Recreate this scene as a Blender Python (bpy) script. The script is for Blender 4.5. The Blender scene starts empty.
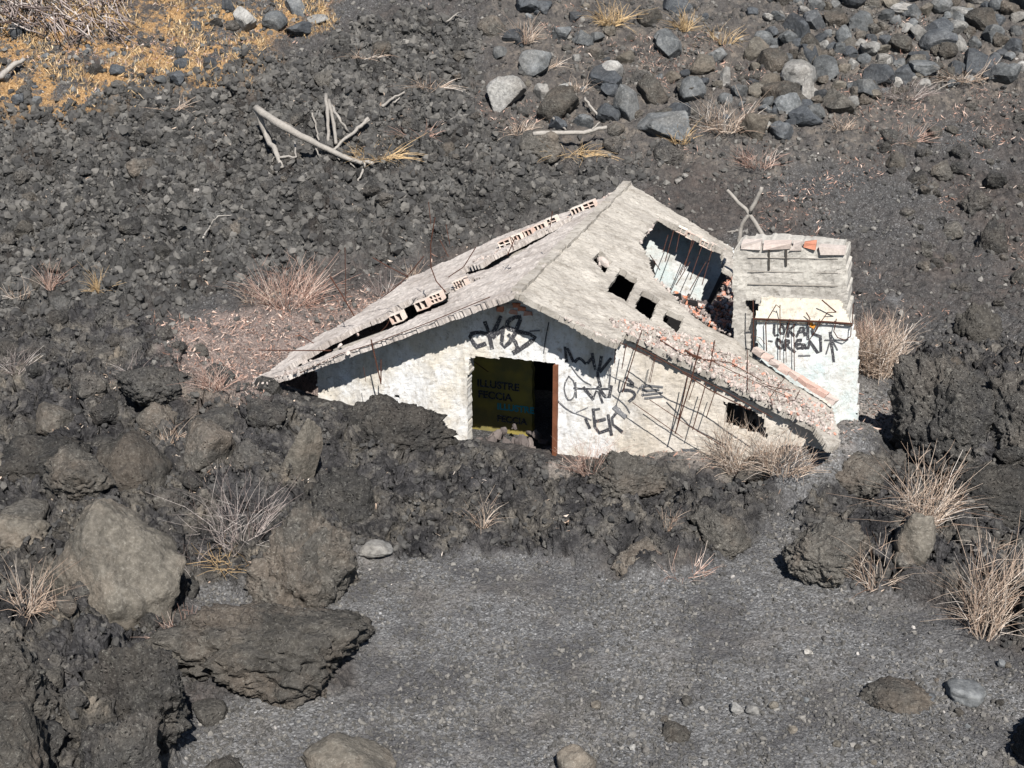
import bpy, bmesh, math, random
import numpy as np
from mathutils import Vector

R = math.radians
random.seed(7)
rng = np.random.default_rng(7)
sc = bpy.context.scene

# ------------------------------------------------------------------ camera, light
CAM = np.array([0.0, 0.0, 10.0]); PITCH = R(22.0); F = 1407.0
cd = bpy.data.cameras.new('camera'); cam = bpy.data.objects.new('camera', cd); sc.collection.objects.link(cam)
cam.location = CAM; cam.rotation_euler = (R(90) - PITCH, 0, 0)
cd.sensor_width = 36; cd.lens = 36 * F / 1024; cd.clip_end = 2000; cd.clip_start = 0.5
sc.camera = cam

SUN_DIR = np.array([0.214, -1.121, 1.22]); SUN_DIR /= np.linalg.norm(SUN_DIR)      # towards the sun
sun_el = math.asin(SUN_DIR[2]); sun_az = math.atan2(SUN_DIR[0], SUN_DIR[1])      # azimuth clockwise from +Y
w = bpy.data.worlds.new('World'); sc.world = w; w.use_nodes = True
nt = w.node_tree; bg = nt.nodes['Background']; sky = nt.nodes.new('ShaderNodeTexSky')
sky.sky_type = 'NISHITA'; sky.sun_disc = False; sky.sun_elevation = sun_el; sky.sun_rotation = sun_az
sky.altitude = 1500
nt.links.new(sky.outputs[0], bg.inputs[0]); bg.inputs[1].default_value = 0.05
sd = bpy.data.lights.new('sun', 'SUN'); sd.energy = 4.9; sd.angle = R(0.5); sd.color = (1.0, 0.965, 0.92)
so = bpy.data.objects.new('sun', sd); sc.collection.objects.link(so)
so.rotation_euler = Vector((-SUN_DIR[0], -SUN_DIR[1], -SUN_DIR[2])).to_track_quat('-Z', 'Y').to_euler()
so.location = (10, -10, 30)
sc.view_settings.view_transform = 'Standard'; sc.view_settings.look = 'None'
sc.view_settings.exposure = 0.82; sc.view_settings.gamma = 1; sc.view_settings.use_curve_mapping = False
sc.cycles.max_bounces = 5; sc.cycles.diffuse_bounces = 1; sc.cycles.use_denoising = True

# ------------------------------------------------------------------ noise (numpy)
_p = np.random.default_rng(11).permutation(256); PERM = np.concatenate([_p, _p, _p]).astype(np.int32)
_g = np.random.default_rng(12).normal(size=(256, 3)); GR3 = (_g / np.linalg.norm(_g, axis=1)[:, None]).astype(np.float32)
_a = np.linspace(0, 2 * np.pi, 256, endpoint=False); GR2 = np.stack([np.cos(_a), np.sin(_a)], 1).astype(np.float32)
RND = np.random.default_rng(13).random((256, 6)).astype(np.float32)
def perlin2(x, y, seed=0):
    x = x + seed * 17.31; y = y + seed * 9.77
    xi = np.floor(x).astype(np.int64); yi = np.floor(y).astype(np.int64)
    fx = (x - xi).astype(np.float32); fy = (y - yi).astype(np.float32)
    u = fx * fx * fx * (fx * (fx * 6 - 15) + 10); v = fy * fy * fy * (fy * (fy * 6 - 15) + 10)
    def g(ix, iy, dx, dy):
        h = PERM[PERM[ix & 255] + (iy & 255)]; q = GR2[h]
        return q[..., 0] * dx + q[..., 1] * dy
    a = g(xi, yi, fx, fy); b = g(xi + 1, yi, fx - 1, fy); c = g(xi, yi + 1, fx, fy - 1); d = g(xi + 1, yi + 1, fx - 1, fy - 1)
    return (a + u * (b - a)) * (1 - v) + (c + u * (d - c)) * v
def fbm2(x, y, oct=4, seed=0, gain=0.5):
    s = 0; a = 1.0
    for i in range(oct):
        s = s + a * perlin2(x * 2 ** i, y * 2 ** i, seed + i * 3); a *= gain
    return s
def ridge2(x, y, oct=3, seed=0):
    s = 0; a = 1.0
    for i in range(oct):
        s = s + a * (1 - 2.2 * np.abs(perlin2(x * 2 ** i, y * 2 ** i, seed + i * 3))); a *= 0.5
    return s / 1.75
def perlin3(P, seed=0):
    P = P + seed * 7.13
    I = np.floor(P).astype(np.int64); f = (P - I).astype(np.float32)
    w_ = f * f * f * (f * (f * 6 - 15) + 10); out = 0
    for dx in (0, 1):
        for dy in (0, 1):
            for dz in (0, 1):
                h = PERM[PERM[PERM[(I[:, 0] + dx) & 255] + ((I[:, 1] + dy) & 255)] + ((I[:, 2] + dz) & 255)]
                g = GR3[h]
                d = g[:, 0] * (f[:, 0] - dx) + g[:, 1] * (f[:, 1] - dy) + g[:, 2] * (f[:, 2] - dz)
                wx = w_[:, 0] if dx else 1 - w_[:, 0]; wy = w_[:, 1] if dy else 1 - w_[:, 1]; wz = w_[:, 2] if dz else 1 - w_[:, 2]
                out = out + d * wx * wy * wz
    return out
def fbm3(P, oct=4, seed=0, gain=0.5):
    s = 0; a = 1.0
    for i in range(oct):
        s = s + a * perlin3(P * 2 ** i, seed + i); a *= gain
    return s
def pile(x, y, c, seed, sharp=1.0):
    """height (units of c) and random id of a heap of tilted clinkers about c metres wide"""
    X = x / c + seed * 3.7; Y = y / c + seed * 5.1
    xi = np.floor(X).astype(np.int64); yi = np.floor(Y).astype(np.int64)
    best = np.full(x.shape, -9.0, np.float32); tid = np.zeros(x.shape, np.float32)
    for dx in (-1, 0, 1):
        for dy in (-1, 0, 1):
            cx = xi + dx; cy = yi + dy
            h = PERM[PERM[(cx + seed) & 255] + (cy & 255)]; r = RND[h]
            px = (X - cx - r[..., 0]).astype(np.float32); py = (Y - cy - r[..., 1]).astype(np.float32)
            rad = 0.45 + 0.35 * r[..., 2]
            d = np.abs(px) ** 1 * 0.6 + np.abs(py) * 0.6 + np.sqrt(px * px + py * py) * 0.55
            d = d / rad
            hh = (0.15 + 0.6 * r[..., 3]) * rad * 1.6 - sharp * np.maximum(d - 0.45, 0) ** 1.3 * rad + (r[..., 4] - .5) * 0.9 * px + (r[..., 5] - .5) * 0.9 * py
            m = hh > best
            best = np.where(m, hh, best); tid = np.where(m, r[..., 2] * 0.5 + r[..., 5] * .5, tid)
    return np.maximum(best, -0.15), tid

# ------------------------------------------------------------------ pixel rays
FW_ = np.array([0, math.cos(PITCH), -math.sin(PITCH)]); UP_ = np.array([0, math.sin(PITCH), math.cos(PITCH)]); RT_ = np.array([1.0, 0, 0])
def ray(u, v):
    d = RT_ * (u - 512) / F + UP_ * (384 - v) / F + FW_
    return d
def on_plane(u, v, P, n):
    d = ray(u, v); return CAM + d * (np.dot(P - CAM, n) / np.dot(d, n))
def smooth(a, b, x):
    t = np.clip((x - a) / (b - a), 0, 1); return t * t * (3 - 2 * t)
def profile(x, y):
    z = 0.03 * (np.minimum(y, 17) - 17) + 0.10 * smooth(17.5, 20.8, y) + 0.7 * smooth(21.5, 27.5, y)
    k = 0.6
    z = z + 0.43 * k * np.log1p(np.exp(np.clip((np.minimum(y, 95) - 28.4) / k, -30, 200))) if True else z
    z = z + 0.25 * smooth(-3, -9, x) * smooth(22, 27, y)
    return z
def march(u, v, fn, h=0.0):
    d = ray(u, v); t = np.arange(9.0, 110.0, 0.04)
    x = CAM[0] + d[0] * t; y = CAM[1] + d[1] * t; z = CAM[2] + d[2] * t
    g = z - fn(x, y) - h
    k = np.argmax(g < 0)
    if g[k] >= 0: k = len(t) - 1
    if k > 0:
        t0 = t[k - 1] + 0.04 * g[k - 1] / max(g[k - 1] - g[k], 1e-6)
    else: t0 = t[0]
    return CAM + d * t0
def poly_world(pp, fn):
    return np.array([march(u, v, fn)[:2] for u, v in pp])
def sdist(poly, x, y):
    """signed distance, positive inside"""
    n = len(poly); d = np.full(x.shape, 1e9, np.float64); inside = np.zeros(x.shape, bool)
    for i in range(n):
        a = poly[i]; b = poly[(i + 1) % n]; e = b - a
        wx = x - a[0]; wy = y - a[1]
        t = np.clip((wx * e[0] + wy * e[1]) / max(e @ e, 1e-9), 0, 1)
        d = np.minimum(d, (wx - t * e[0]) ** 2 + (wy - t * e[1]) ** 2)
        c = (a[1] > y) != (b[1] > y)
        if abs(e[1]) > 1e-12:
            inside ^= c & (x < e[0] * (y - a[1]) / e[1] + a[0])
    return np.where(inside, 1, -1) * np.sqrt(d)

# ------------------------------------------------------------------ house frame
P0 = CAM + ray(515, 292) * (21.0 / ray(515, 292)[1])
R1 = on_plane(628, 182, P0, np.array([0, 0, 1.0]))
rv = R1 - P0; RLEN = np.linalg.norm(rv); rv /= RLEN
gv = np.array([rv[1], -rv[0], 0.0]); zv = np.array([0, 0, 1.0])
PL = on_plane(262, 383, P0, rv); PR = on_plane(830, 445, P0, rv)
lv = PL - P0; LLEN = np.linalg.norm(lv); lv /= LLEN
rr = PR - P0; RRLEN = np.linalg.norm(rr); rr /= RRLEN
nL = np.cross(rv, lv); nL *= np.sign(nL[2]); nR = np.cross(rr, rv); nR *= np.sign(nR[2])
OH = 0.58
FWP = P0 + rv * OH
print('HOUSE', P0, rv, RLEN, 'L', PL, LLEN, 'R', PR, RRLEN)
def to_st(P, O, a, b):
    d = P - O
    return np.array([d @ a, d @ b])
def st_poly(pp, O, n, a, b):
    return np.array([to_st(on_plane(u, v, O, n), O, a, b) for u, v in pp])
def foot(x, y):
    """coordinates along gable and ridge"""
    dx = x - P0[0]; dy = y - P0[1]
    return dx * gv[0] + dy * gv[1], dx * rv[0] + dy * rv[1]
SL, SR = (PL - P0) @ gv, (PR - P0) @ gv
LREAR = [(600,199),(500,236),(458,256),(409,278),(353,317),(298,348),(268,372)]
_q = st_poly(LREAR, P0, nL, lv, rv); _k = abs(lv @ gv)
FOOTP = np.array([(-4.5, .62)] + [(-a * _k, max(b, .62)) for a, b in _q[::-1]] + [(0, 7.4), (2.6, 7.2), (3.4, 3.9), (5.3, 3.9), (5.3, 2.2), (4.9, .62)])

# ------------------------------------------------------------------ terrain
PLAT = [  # pixel outline, height, softness
 ([(180,430),(330,405),(450,445),(560,468),(700,462),(745,475),(752,540),(700,553),(640,560),(560,548),(500,545),(400,545),(350,550),(300,520)], 0.10, 0.8),
 ([(620,430),(770,430),(880,430),(870,490),(760,485),(640,490)], 0.20, 0.9),
 ([(752,474),(800,458),(885,452),(890,488),(830,512),(765,500)], 0.62, 0.8),
 ([(200,380),(330,380),(400,440),(350,470),(220,470)], 0.25, 0.9),
 ([(-150,400),(300,400),(330,540),(240,580),(185,560),(185,640),(-150,660)], 0.30, 0.9),
 ([(-150,345),(170,345),(260,395),(200,440),(-150,440)], 0.30, 0.8),
 ([(-200,640),(100,640),(150,700),(160,768),(120,950),(-200,950)], 0.75, 0.7),
 ([(900,380),(1150,350),(1150,520),(960,500),(905,460)], 0.65, 0.6),
 ([(790,535),(1150,525),(1150,650),(1010,640),(940,600),(850,580)], 0.16, 0.5),
]
PLATW = [(poly_world(p, profile), h, s) for p, h, s in PLAT]
def Hs(x, y):
    z = profile(x, y)
    for pw, h, s in PLATW:
        z = z + h * smooth(-s * .4, s * .6, sdist(pw, x, y))
    return z
ZP = dict(
 gravel=[(200,585),(250,600),(360,560),(500,556),(600,570),(640,578),(740,560),(768,520),(772,480),(840,455),(850,410),(862,372),(905,350),(895,300),(905,420),(870,450),(800,520),(790,570),(870,592),(940,610),(1024,660),(1200,700),(1200,1000),(150,1000),(170,768),(190,710),(360,690),(350,640),(190,640)],
 aa=[(-300,105),(60,112),(200,80),(300,60),(420,20),(470,30),(470,120),(560,170),(640,175),(560,205),(480,240),(400,262),(330,268),(200,300),(120,330),(-300,335)],
 lava=[(-300,335),(150,322),(200,380),(280,385),(330,395),(450,440),(560,465),(700,452),(800,450),(850,470),(890,455),(893,365),(1050,350),(1300,330),(1300,680),(1020,655),(930,600),(850,590),(790,575),(780,520),(745,545),(640,580),(500,556),(370,562),(250,605),(180,600),(190,640),(185,700),(190,768),(150,1000),(-300,1000)],
 orange=[(-300,-60),(330,-60),(330,20),(280,50),(240,90),(150,100),(60,118),(-300,150)],
 pink=[(150,335),(230,312),(320,298),(400,290),(410,320),(250,400),(190,400)],
 field=[(480,-80),(1300,-80),(1300,80),(1024,105),(940,120),(830,170),(740,180),(640,165),(560,165),(490,120)],
 yard=[(560,475),(600,440),(760,455),(840,440),(850,400),(900,395),(880,440),(800,460),(690,470)],
)
ZW = {k: poly_world(v, Hs) for k, v in ZP.items()}
def zones(x, y):
    wx = 0.5 * fbm2(x * .7, y * .7, 4, 21); out = {}
    for k, pw in ZW.items():
        s = {'gravel': .15, 'lava': .2, 'aa': .5, 'orange': .6, 'pink': .35, 'field': .5, 'yard': .3}[k]
        amp = {'gravel': .5, 'lava': .5, 'orange': 2.5, 'field': 1.5}.get(k, 1.0)
        out[k] = smooth(-s, s, sdist(pw, x, y) + wx * amp).astype(np.float32)
    out['lava'] = out['lava'] * (1 - out['gravel'])
    out['aa'] = out['aa'] * (1 - out['lava']) * (1 - out['pink'])
    return out
def H(x, y, full=False):
    x = np.asarray(x, float); y = np.asarray(y, float)
    z = Hs(x, y); Z = zones(x, y)
    dwx = 0.25 * fbm2(x * 1.3, y * 1.3, 3, 5); dwy = 0.25 * fbm2(x * 1.3, y * 1.3, 3, 6)
    X = x + dwx; Y = y + dwy
    p1, i1 = pile(X, Y, 0.62, 1); p2, i2 = pile(X + dwy, Y, 0.27, 2); p3, i3 = pile(X, Y - dwx, 0.115, 3, 1.4); p4, i4 = pile(x, y, 0.05, 4, 1.4)
    f1 = fbm2(x * .8, y * .8, 4, 31); f2 = fbm2(x * 5, y * 5, 4, 33, .6); rd = ridge2(x * .9 + dwx, y * .9, 4, 35)
    aa, lv_, gr = Z['aa'], Z['lava'], Z['gravel']; fl = Z['field']
    rest = np.clip(1 - aa - lv_ - gr, 0, 1)
    p0, i0 = pile(X * .9 + dwy, Y, 1.05, 9, 1.6)
    zz = aa * (0.42 * f1 + 1.05 * .30 * p0 + 0.62 * .50 * p1 + 0.27 * .75 * p2 + 0.115 * .9 * p3 + .05 * f2)
    big = smooth(-.1, .35, f1)
    cr = np.exp(-(np.abs(perlin2(X * 1.1, Y * 1.1, 61)) / .03) ** 2) * .16 + np.exp(-(np.abs(perlin2(X * 2.3, Y * 2.3, 62)) / .05) ** 2) * .07
    zz = zz + lv_ * (0.24 * f1 + 0.10 * rd + 1.05 * .25 * p0 + 0.62 * .42 * p1 * (.4 + .6 * big) + .27 * .50 * p2 + 0.115 * .8 * p3 + .05 * .5 * p4 + .08 * f2 - cr)
    zz = zz + gr * (0.05 * f1 + .012 * f2 + 0.05 * .32 * p4 + 0.115 * .22 * np.maximum(p3 - .25, 0))
    zz = zz + rest * (0.20 * f1 + .03 * f2 + .27 * .42 * np.maximum(p2 - .15, 0) + .115 * .6 * p3 + .05 * .25 * p4 + fl * (.62 * .16 * p1 + .08 * rd))
    # level the ground inside and right along the ruin
    s, t = foot(x, y)
    sdh = sdist(FOOTP, s, t)
    near = smooth(-1.2, -0.2, sdh)
    zz = zz * (1 - .75 * near)
    z = z + zz
    # ash bank that laps onto the rear left corner of the roof
    q = np.maximum(-sdh, 0)
    bank = P0[2] - .4622 * np.abs(s) - .10 - .42 * q + .5 * zz
    bm_ = smooth(-5.6, -4.2, s) * smooth(.4, -.6, s) * smooth(.9, 1.7, t) * smooth(.06, -.04, sdh)
    z = z + bm_ * np.maximum(bank - z, 0)
    ins = smooth(0.05, 0.35, sdh)
    z = z * (1 - ins) + np.minimum(z, -0.45) * ins
    if full:
        tone = np.where(aa > .5, .6 * i2 + .4 * i3, np.where(gr > .5, i4, .5 * i3 + .5 * i2))
        return z, Z, tone
    return z

# ------------------------------------------------------------------ object helpers
def link(o): sc.collection.objects.link(o); return o
def world_loc(o):
    l = Vector((0, 0, 0))
    while o is not None: l += o.location; o = o.parent
    return l
def mesh_np(name, V, Fc, mats, parent=None, smooth_=True, attrs=None, loc=None, mi=None):
    V = np.asarray(V, np.float32); me = bpy.data.meshes.new(name)
    off = np.array(loc if loc is not None else (0, 0, 0), np.float32)
    if parent is not None: off = np.array(world_loc(parent), np.float32)
    me.vertices.add(len(V)); me.vertices.foreach_set('co', (V - off).ravel())
    if isinstance(Fc, np.ndarray):
        n, k = Fc.shape
        me.loops.add(n * k); me.loops.foreach_set('vertex_index', Fc.astype(np.int32).ravel())
        me.polygons.add(n); me.polygons.foreach_set('loop_start', np.arange(0, n * k, k, dtype=np.int32))
    else:
        n = len(Fc); ls = [len(f) for f in Fc]
        me.loops.add(sum(ls)); me.loops.foreach_set('vertex_index', np.array([i for f in Fc for i in f], np.int32))
        me.polygons.add(n); me.polygons.foreach_set('loop_start', np.concatenate([[0], np.cumsum(ls)[:-1]]).astype(np.int32))
    me.polygons.foreach_set('use_smooth', np.full(n, smooth_, bool))
    if mi is not None: me.polygons.foreach_set('material_index', np.asarray(mi, np.int32))
    me.update(calc_edges=True)
    for m in (mats if isinstance(mats, (list, tuple)) else [mats]): me.materials.append(m)
    for k, a in (attrs or {}).items():
        a = np.asarray(a, np.float32)
        if a.ndim == 1:
            at = me.attributes.new(k, 'FLOAT', 'POINT'); at.data.foreach_set('value', a)
        else:
            at = me.attributes.new(k, 'FLOAT_COLOR', 'POINT'); at.data.foreach_set('color', a.ravel())
    o = bpy.data.objects.new(name, me); link(o)
    if parent is not None: o.parent = parent
    elif loc is not None: o.location = off
    return o
def tag(o, label=None, cat=None, group=None, kind=None):
    if label: o['label'] = label
    if cat: o['category'] = cat
    if group: o['group'] = group
    if kind: o['kind'] = kind
    return o
def empty(name, loc):
    o = bpy.data.objects.new(name, None); o.location = loc; o.empty_display_size = .3; return link(o)

class MB:
    def __init__(s): s.V = []; s.F = []; s.A = []
    def add(s, V, Fc, a=0.5):
        b = len(s.V); s.V += [tuple(v) for v in V]; s.F += [tuple(i + b for i in f) for f in Fc]; s.A += [a] * len(V)
    def box(s, c, ax, ay, az, j=0.0, a=.5):
        c = np.array(c, float); V = []
        for k in (-1, 1):
            for l, m in ((-1, -1), (1, -1), (1, 1), (-1, 1)):
                V.append(c + l * ax + m * ay + k * az + rng.normal(size=3) * j)
        s.add(V, [(3, 2, 1, 0), (4, 5, 6, 7), (0, 1, 5, 4), (1, 2, 6, 5), (2, 3, 7, 6), (3, 0, 4, 7)], a)
    def tube(s, pts, rad, n=5, a=.5, close=True):
        pts = [np.array(p, float) for p in pts]; rings = []
        if not hasattr(rad, '__len__'): rad = [rad] * len(pts)
        up = np.array([0.3, 0.2, 0.93]); b = len(s.V); V = []
        for i, p in enumerate(pts):
            t = pts[min(i + 1, len(pts) - 1)] - pts[max(i - 1, 0)]; t = t / (np.linalg.norm(t) + 1e-9)
            x = np.cross(t, up); nx = np.linalg.norm(x)
            x = x / nx if nx > .05 else np.cross(t, (1, 0, 0)); x = x / np.linalg.norm(x); y = np.cross(t, x)
            for k in range(n):
                q = 2 * math.pi * k / n; V.append(p + rad[i] * (x * math.cos(q) + y * math.sin(q)))
        Fc = []
        for i in range(len(pts) - 1):
            for k in range(n):
                k2 = (k + 1) % n; Fc.append((i * n + k, i * n + k2, (i + 1) * n + k2, (i + 1) * n + k))
        if close: Fc.append(tuple(range(n))[::-1]); Fc.append(tuple((len(pts) - 1) * n + k for k in range(n)))
        s.add(V, Fc, a)
    def build(s, name, mat, parent=None, loc=None, smooth_=False):
        return mesh_np(name, s.V, s.F, mat, parent, smooth_, {'tone': s.A}, loc)

# ------------------------------------------------------------------ materials
def new_mat(name, rough=0.95, spec=0.15):
    m = bpy.data.materials.new(name); m.use_nodes = True; t = m.node_tree
    b = t.nodes['Principled BSDF']; b.inputs['Roughness'].default_value = rough
    b.inputs['Specular IOR Level'].default_value = spec
    return m, t, b
class N:
    def __init__(s, t): s.t = t; s.L = t.links.new
    def node(s, ty, **k):
        n = s.t.nodes.new(ty)
        for a, v in k.items(): setattr(n, a, v)
        return n
    def coord(s, kind='Object'):
        return s.node('ShaderNodeTexCoord').outputs[kind]
    def geo(s): return s.node('ShaderNodeNewGeometry').outputs['Position']
    def noise(s, co, scale, detail=6, rough=.6, out='Fac', dist=0):
        n = s.node('ShaderNodeTexNoise'); n.inputs['Scale'].default_value = scale; n.inputs['Detail'].default_value = detail
        n.inputs['Roughness'].default_value = rough; n.inputs['Distortion'].default_value = dist; s.L(co, n.inputs['Vector']); return n.outputs[out]
    def voro(s, co, scale, out='Distance', feature='F1'):
        n = s.node('ShaderNodeTexVoronoi', feature=feature); n.inputs['Scale'].default_value = scale; s.L(co, n.inputs['Vector']); return n.outputs[out]
    def ramp(s, fac, stops, interp='LINEAR'):
        n = s.node('ShaderNodeValToRGB'); n.color_ramp.interpolation = interp
        e = n.color_ramp.elements
        while len(e) < len(stops): e.new(0.5)
        for i, (p, c) in enumerate(stops):
            e[i].position = p; e[i].color = (c[0], c[1], c[2], 1) if hasattr(c, '__len__') else (c, c, c, 1)
        s.L(fac, n.inputs[0]); return n.outputs[0]
    def mix(s, fac, a, b, mode='MIX'):
        n = s.node('ShaderNodeMix', data_type='RGBA', blend_type=mode)
        for sock, v in ((n.inputs[0], fac), (n.inputs[6], a), (n.inputs[7], b)):
            if hasattr(v, 'is_output') or hasattr(v, 'links'): s.L(v, sock)
            elif hasattr(v, '__len__'): sock.default_value = (*v[:3], 1)
            else: sock.default_value = v if sock == n.inputs[0] else (v, v, v, 1)
        return n.outputs[2]
    def math(s, op, a, b=0.0, clamp=False):
        n = s.node('ShaderNodeMath', operation=op, use_clamp=clamp)
        for sock, v in ((n.inputs[0], a), (n.inputs[1], b)):
            if hasattr(v, 'links'): s.L(v, sock)
            else: sock.default_value = v
        return n.outputs[0]
    def attr(s, name, out='Fac'):
        n = s.node('ShaderNodeAttribute'); n.attribute_name = name; return n.outputs[out]
    def bump(s, h, strength, dist, b):
        n = s.node('ShaderNodeBump'); n.inputs['Strength'].default_value = strength; n.inputs['Distance'].default_value = dist
        s.L(h, n.inputs['Height']); s.L(n.outputs[0], b.inputs['Normal']); return n

def ground_mat():
    m, t, b = new_mat('volcanic_ground', .95, .12); n = N(t); co = n.geo()
    tone = n.attr('tone')
    gr = n.attr('gravel'); aa = n.attr('aa'); lv_ = n.attr('lava'); orr = n.attr('orange'); pk = n.attr('pink'); fl = n.attr('field'); yd = n.attr('yard')
    big = n.noise(co, .35, 5); med = n.noise(co, 2.2, 7, .65); fin = n.noise(co, 14, 8, .7); vf = n.noise(co, 60, 4, .7)
    peb = n.voro(co, 42, 'Color'); pebv = n.node('ShaderNodeSeparateColor'); n.L(peb, pebv.inputs[0]); pv = pebv.outputs[0]; pv2 = pebv.outputs[1]
    # gravel: lapilli of many greys
    cg = n.ramp(pv, [(0, .034), (.35, .060), (.7, .088), (.94, .12), (1, .20)])
    cg = n.mix(n.ramp(med, [(.35, 0), (.65, 1)]), cg, n.mix(.5, cg, (.085, .082, .080)))
    cg = n.mix(n.math('MULTIPLY', n.ramp(n.noise(co, .9, 6, .6), [(.47, 0), (.6, 1)]), .65), cg, (.032, .031, .032))
    cg = n.mix(1, cg, 1.5, 'MULTIPLY')
    cg = n.mix(n.math('MULTIPLY', n.ramp(n.noise(co, .55, 6, .7), [(.52, 0), (.68, 1)]), .45), cg, (.135, .12, .105))
    # clinker; darkened so the shade of gaps and hollows sits in the colour
    ca = n.ramp(tone, [(0, (.030, .029, .029)), (.4, (.062, .060, .058)), (.7, (.11, .108, .103)), (1, (.17, .165, .155))])
    ca = n.mix(n.ramp(fin, [(.38, 0), (.62, 1)]), n.mix(1, ca, .62, 'MULTIPLY'), ca)
    ca = n.mix(n.math('MULTIPLY', n.ramp(n.noise(co, 9, 6, .75), [(.55, 0), (.66, 1)]), .5), ca, (.20, .19, .17))
    ca = n.mix(n.math('MULTIPLY', n.ramp(n.noise(co, .8, 6, .7), [(.52, 0), (.7, 1)]), .45), ca, (.075, .055, .043))
    ca = n.mix(1, ca, n.ramp(n.noise(co, 1.3, 7, .75), [(.34, .30), (.5, .68), (.66, 1.35)]), 'MULTIPLY')
    # massive lava
    cl = n.ramp(n.noise(co, 1.3, 8, .65), [(.3, (.030, .030, .033)), (.47, (.052, .050, .050)), (.6, (.085, .078, .068)), (.72, (.115, .098, .078))])
    cl = n.mix(n.ramp(fin, [(.35, 0), (.65, 1)]), n.mix(1, cl, .6, 'MULTIPLY'), n.mix(1, cl, 1.15, 'MULTIPLY'))
    cl = n.mix(1, cl, n.ramp(n.noise(co, 2.6, 8, .8), [(.36, .42), (.5, .9), (.64, 1.6)]), 'MULTIPLY')
    cl = n.mix(n.math('MULTIPLY', n.ramp(n.noise(co, 22, 5, .8), [(.62, 0), (.68, 1)]), .6), cl, (.25, .24, .21))
    # scree with dry litter
    cs = n.ramp(n.noise(co, 7, 8, .75), [(.3, (.018, .017, .017)), (.5, (.046, .042, .040)), (.62, (.080, .072, .066)), (.75, (.19, .165, .145))])
    cs = n.mix(n.math('MULTIPLY', n.ramp(n.noise(co, 1.1, 6, .75), [(.48, 0), (.66, 1)]), .5), cs, (.10, .080, .069))
    cs = n.mix(n.math('MULTIPLY', n.ramp(big, [(.42, 1), (.56, 0)]), .7), cs, n.ramp(pv, [(0, .030), (.8, .07), (1, .16)]))
    col = n.mix(aa, cs, ca); col = n.mix(lv_, col, cl); col = n.mix(gr, col, cg)
    cf = n.ramp(n.noise(co, 3.5, 8, .7), [(.3, (.03, .029, .03)), (.5, (.075, .068, .062)), (.7, (.17, .145, .12))])
    col = n.mix(n.math('MULTIPLY', fl, .7), col, cf)
    om = n.math('MULTIPLY', orr, n.ramp(n.noise(co, 1.6, 8, .78), [(.46, 0), (.54, 1)]))
    oc = n.ramp(n.noise(co, 24, 5, .7), [(.3, (.07, .042, .024)), (.5, (.235, .14, .062)), (.7, (.40, .28, .16))])
    col = n.mix(om, col, oc)
    pm = n.math('MULTIPLY', pk, n.ramp(n.noise(co, 3, 8, .7), [(.34, 0), (.52, 1)]))
    pc = n.ramp(n.noise(co, 30, 4, .8), [(.35, (.09, .065, .058)), (.5, (.17, .135, .12)), (.62, (.30, .235, .205)), (.72, (.42, .38, .34))])
    col = n.mix(n.math('MULTIPLY', pm, .8), col, pc)
    ym = n.math('MULTIPLY', yd, n.ramp(n.noise(co, 4, 8, .75), [(.4, 0), (.55, 1)]))
    col = n.mix(n.math('MULTIPLY', ym, .8), col, n.ramp(n.noise(co, 34, 4, .8), [(.3, (.08, .07, .06)), (.6, (.33, .29, .26))]))
    col = n.mix(1, col, 1.34, 'MULTIPLY')
    n.L(col, b.inputs['Base Color'])
    hb = n.math('ADD', n.math('MULTIPLY', fin, .8), n.math('MULTIPLY', vf, .35))
    hb = n.math('ADD', hb, n.math('MULTIPLY', n.voro(co, 26), -.35))
    n.bump(hb, 1.0, .07, b)
    return m
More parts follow.
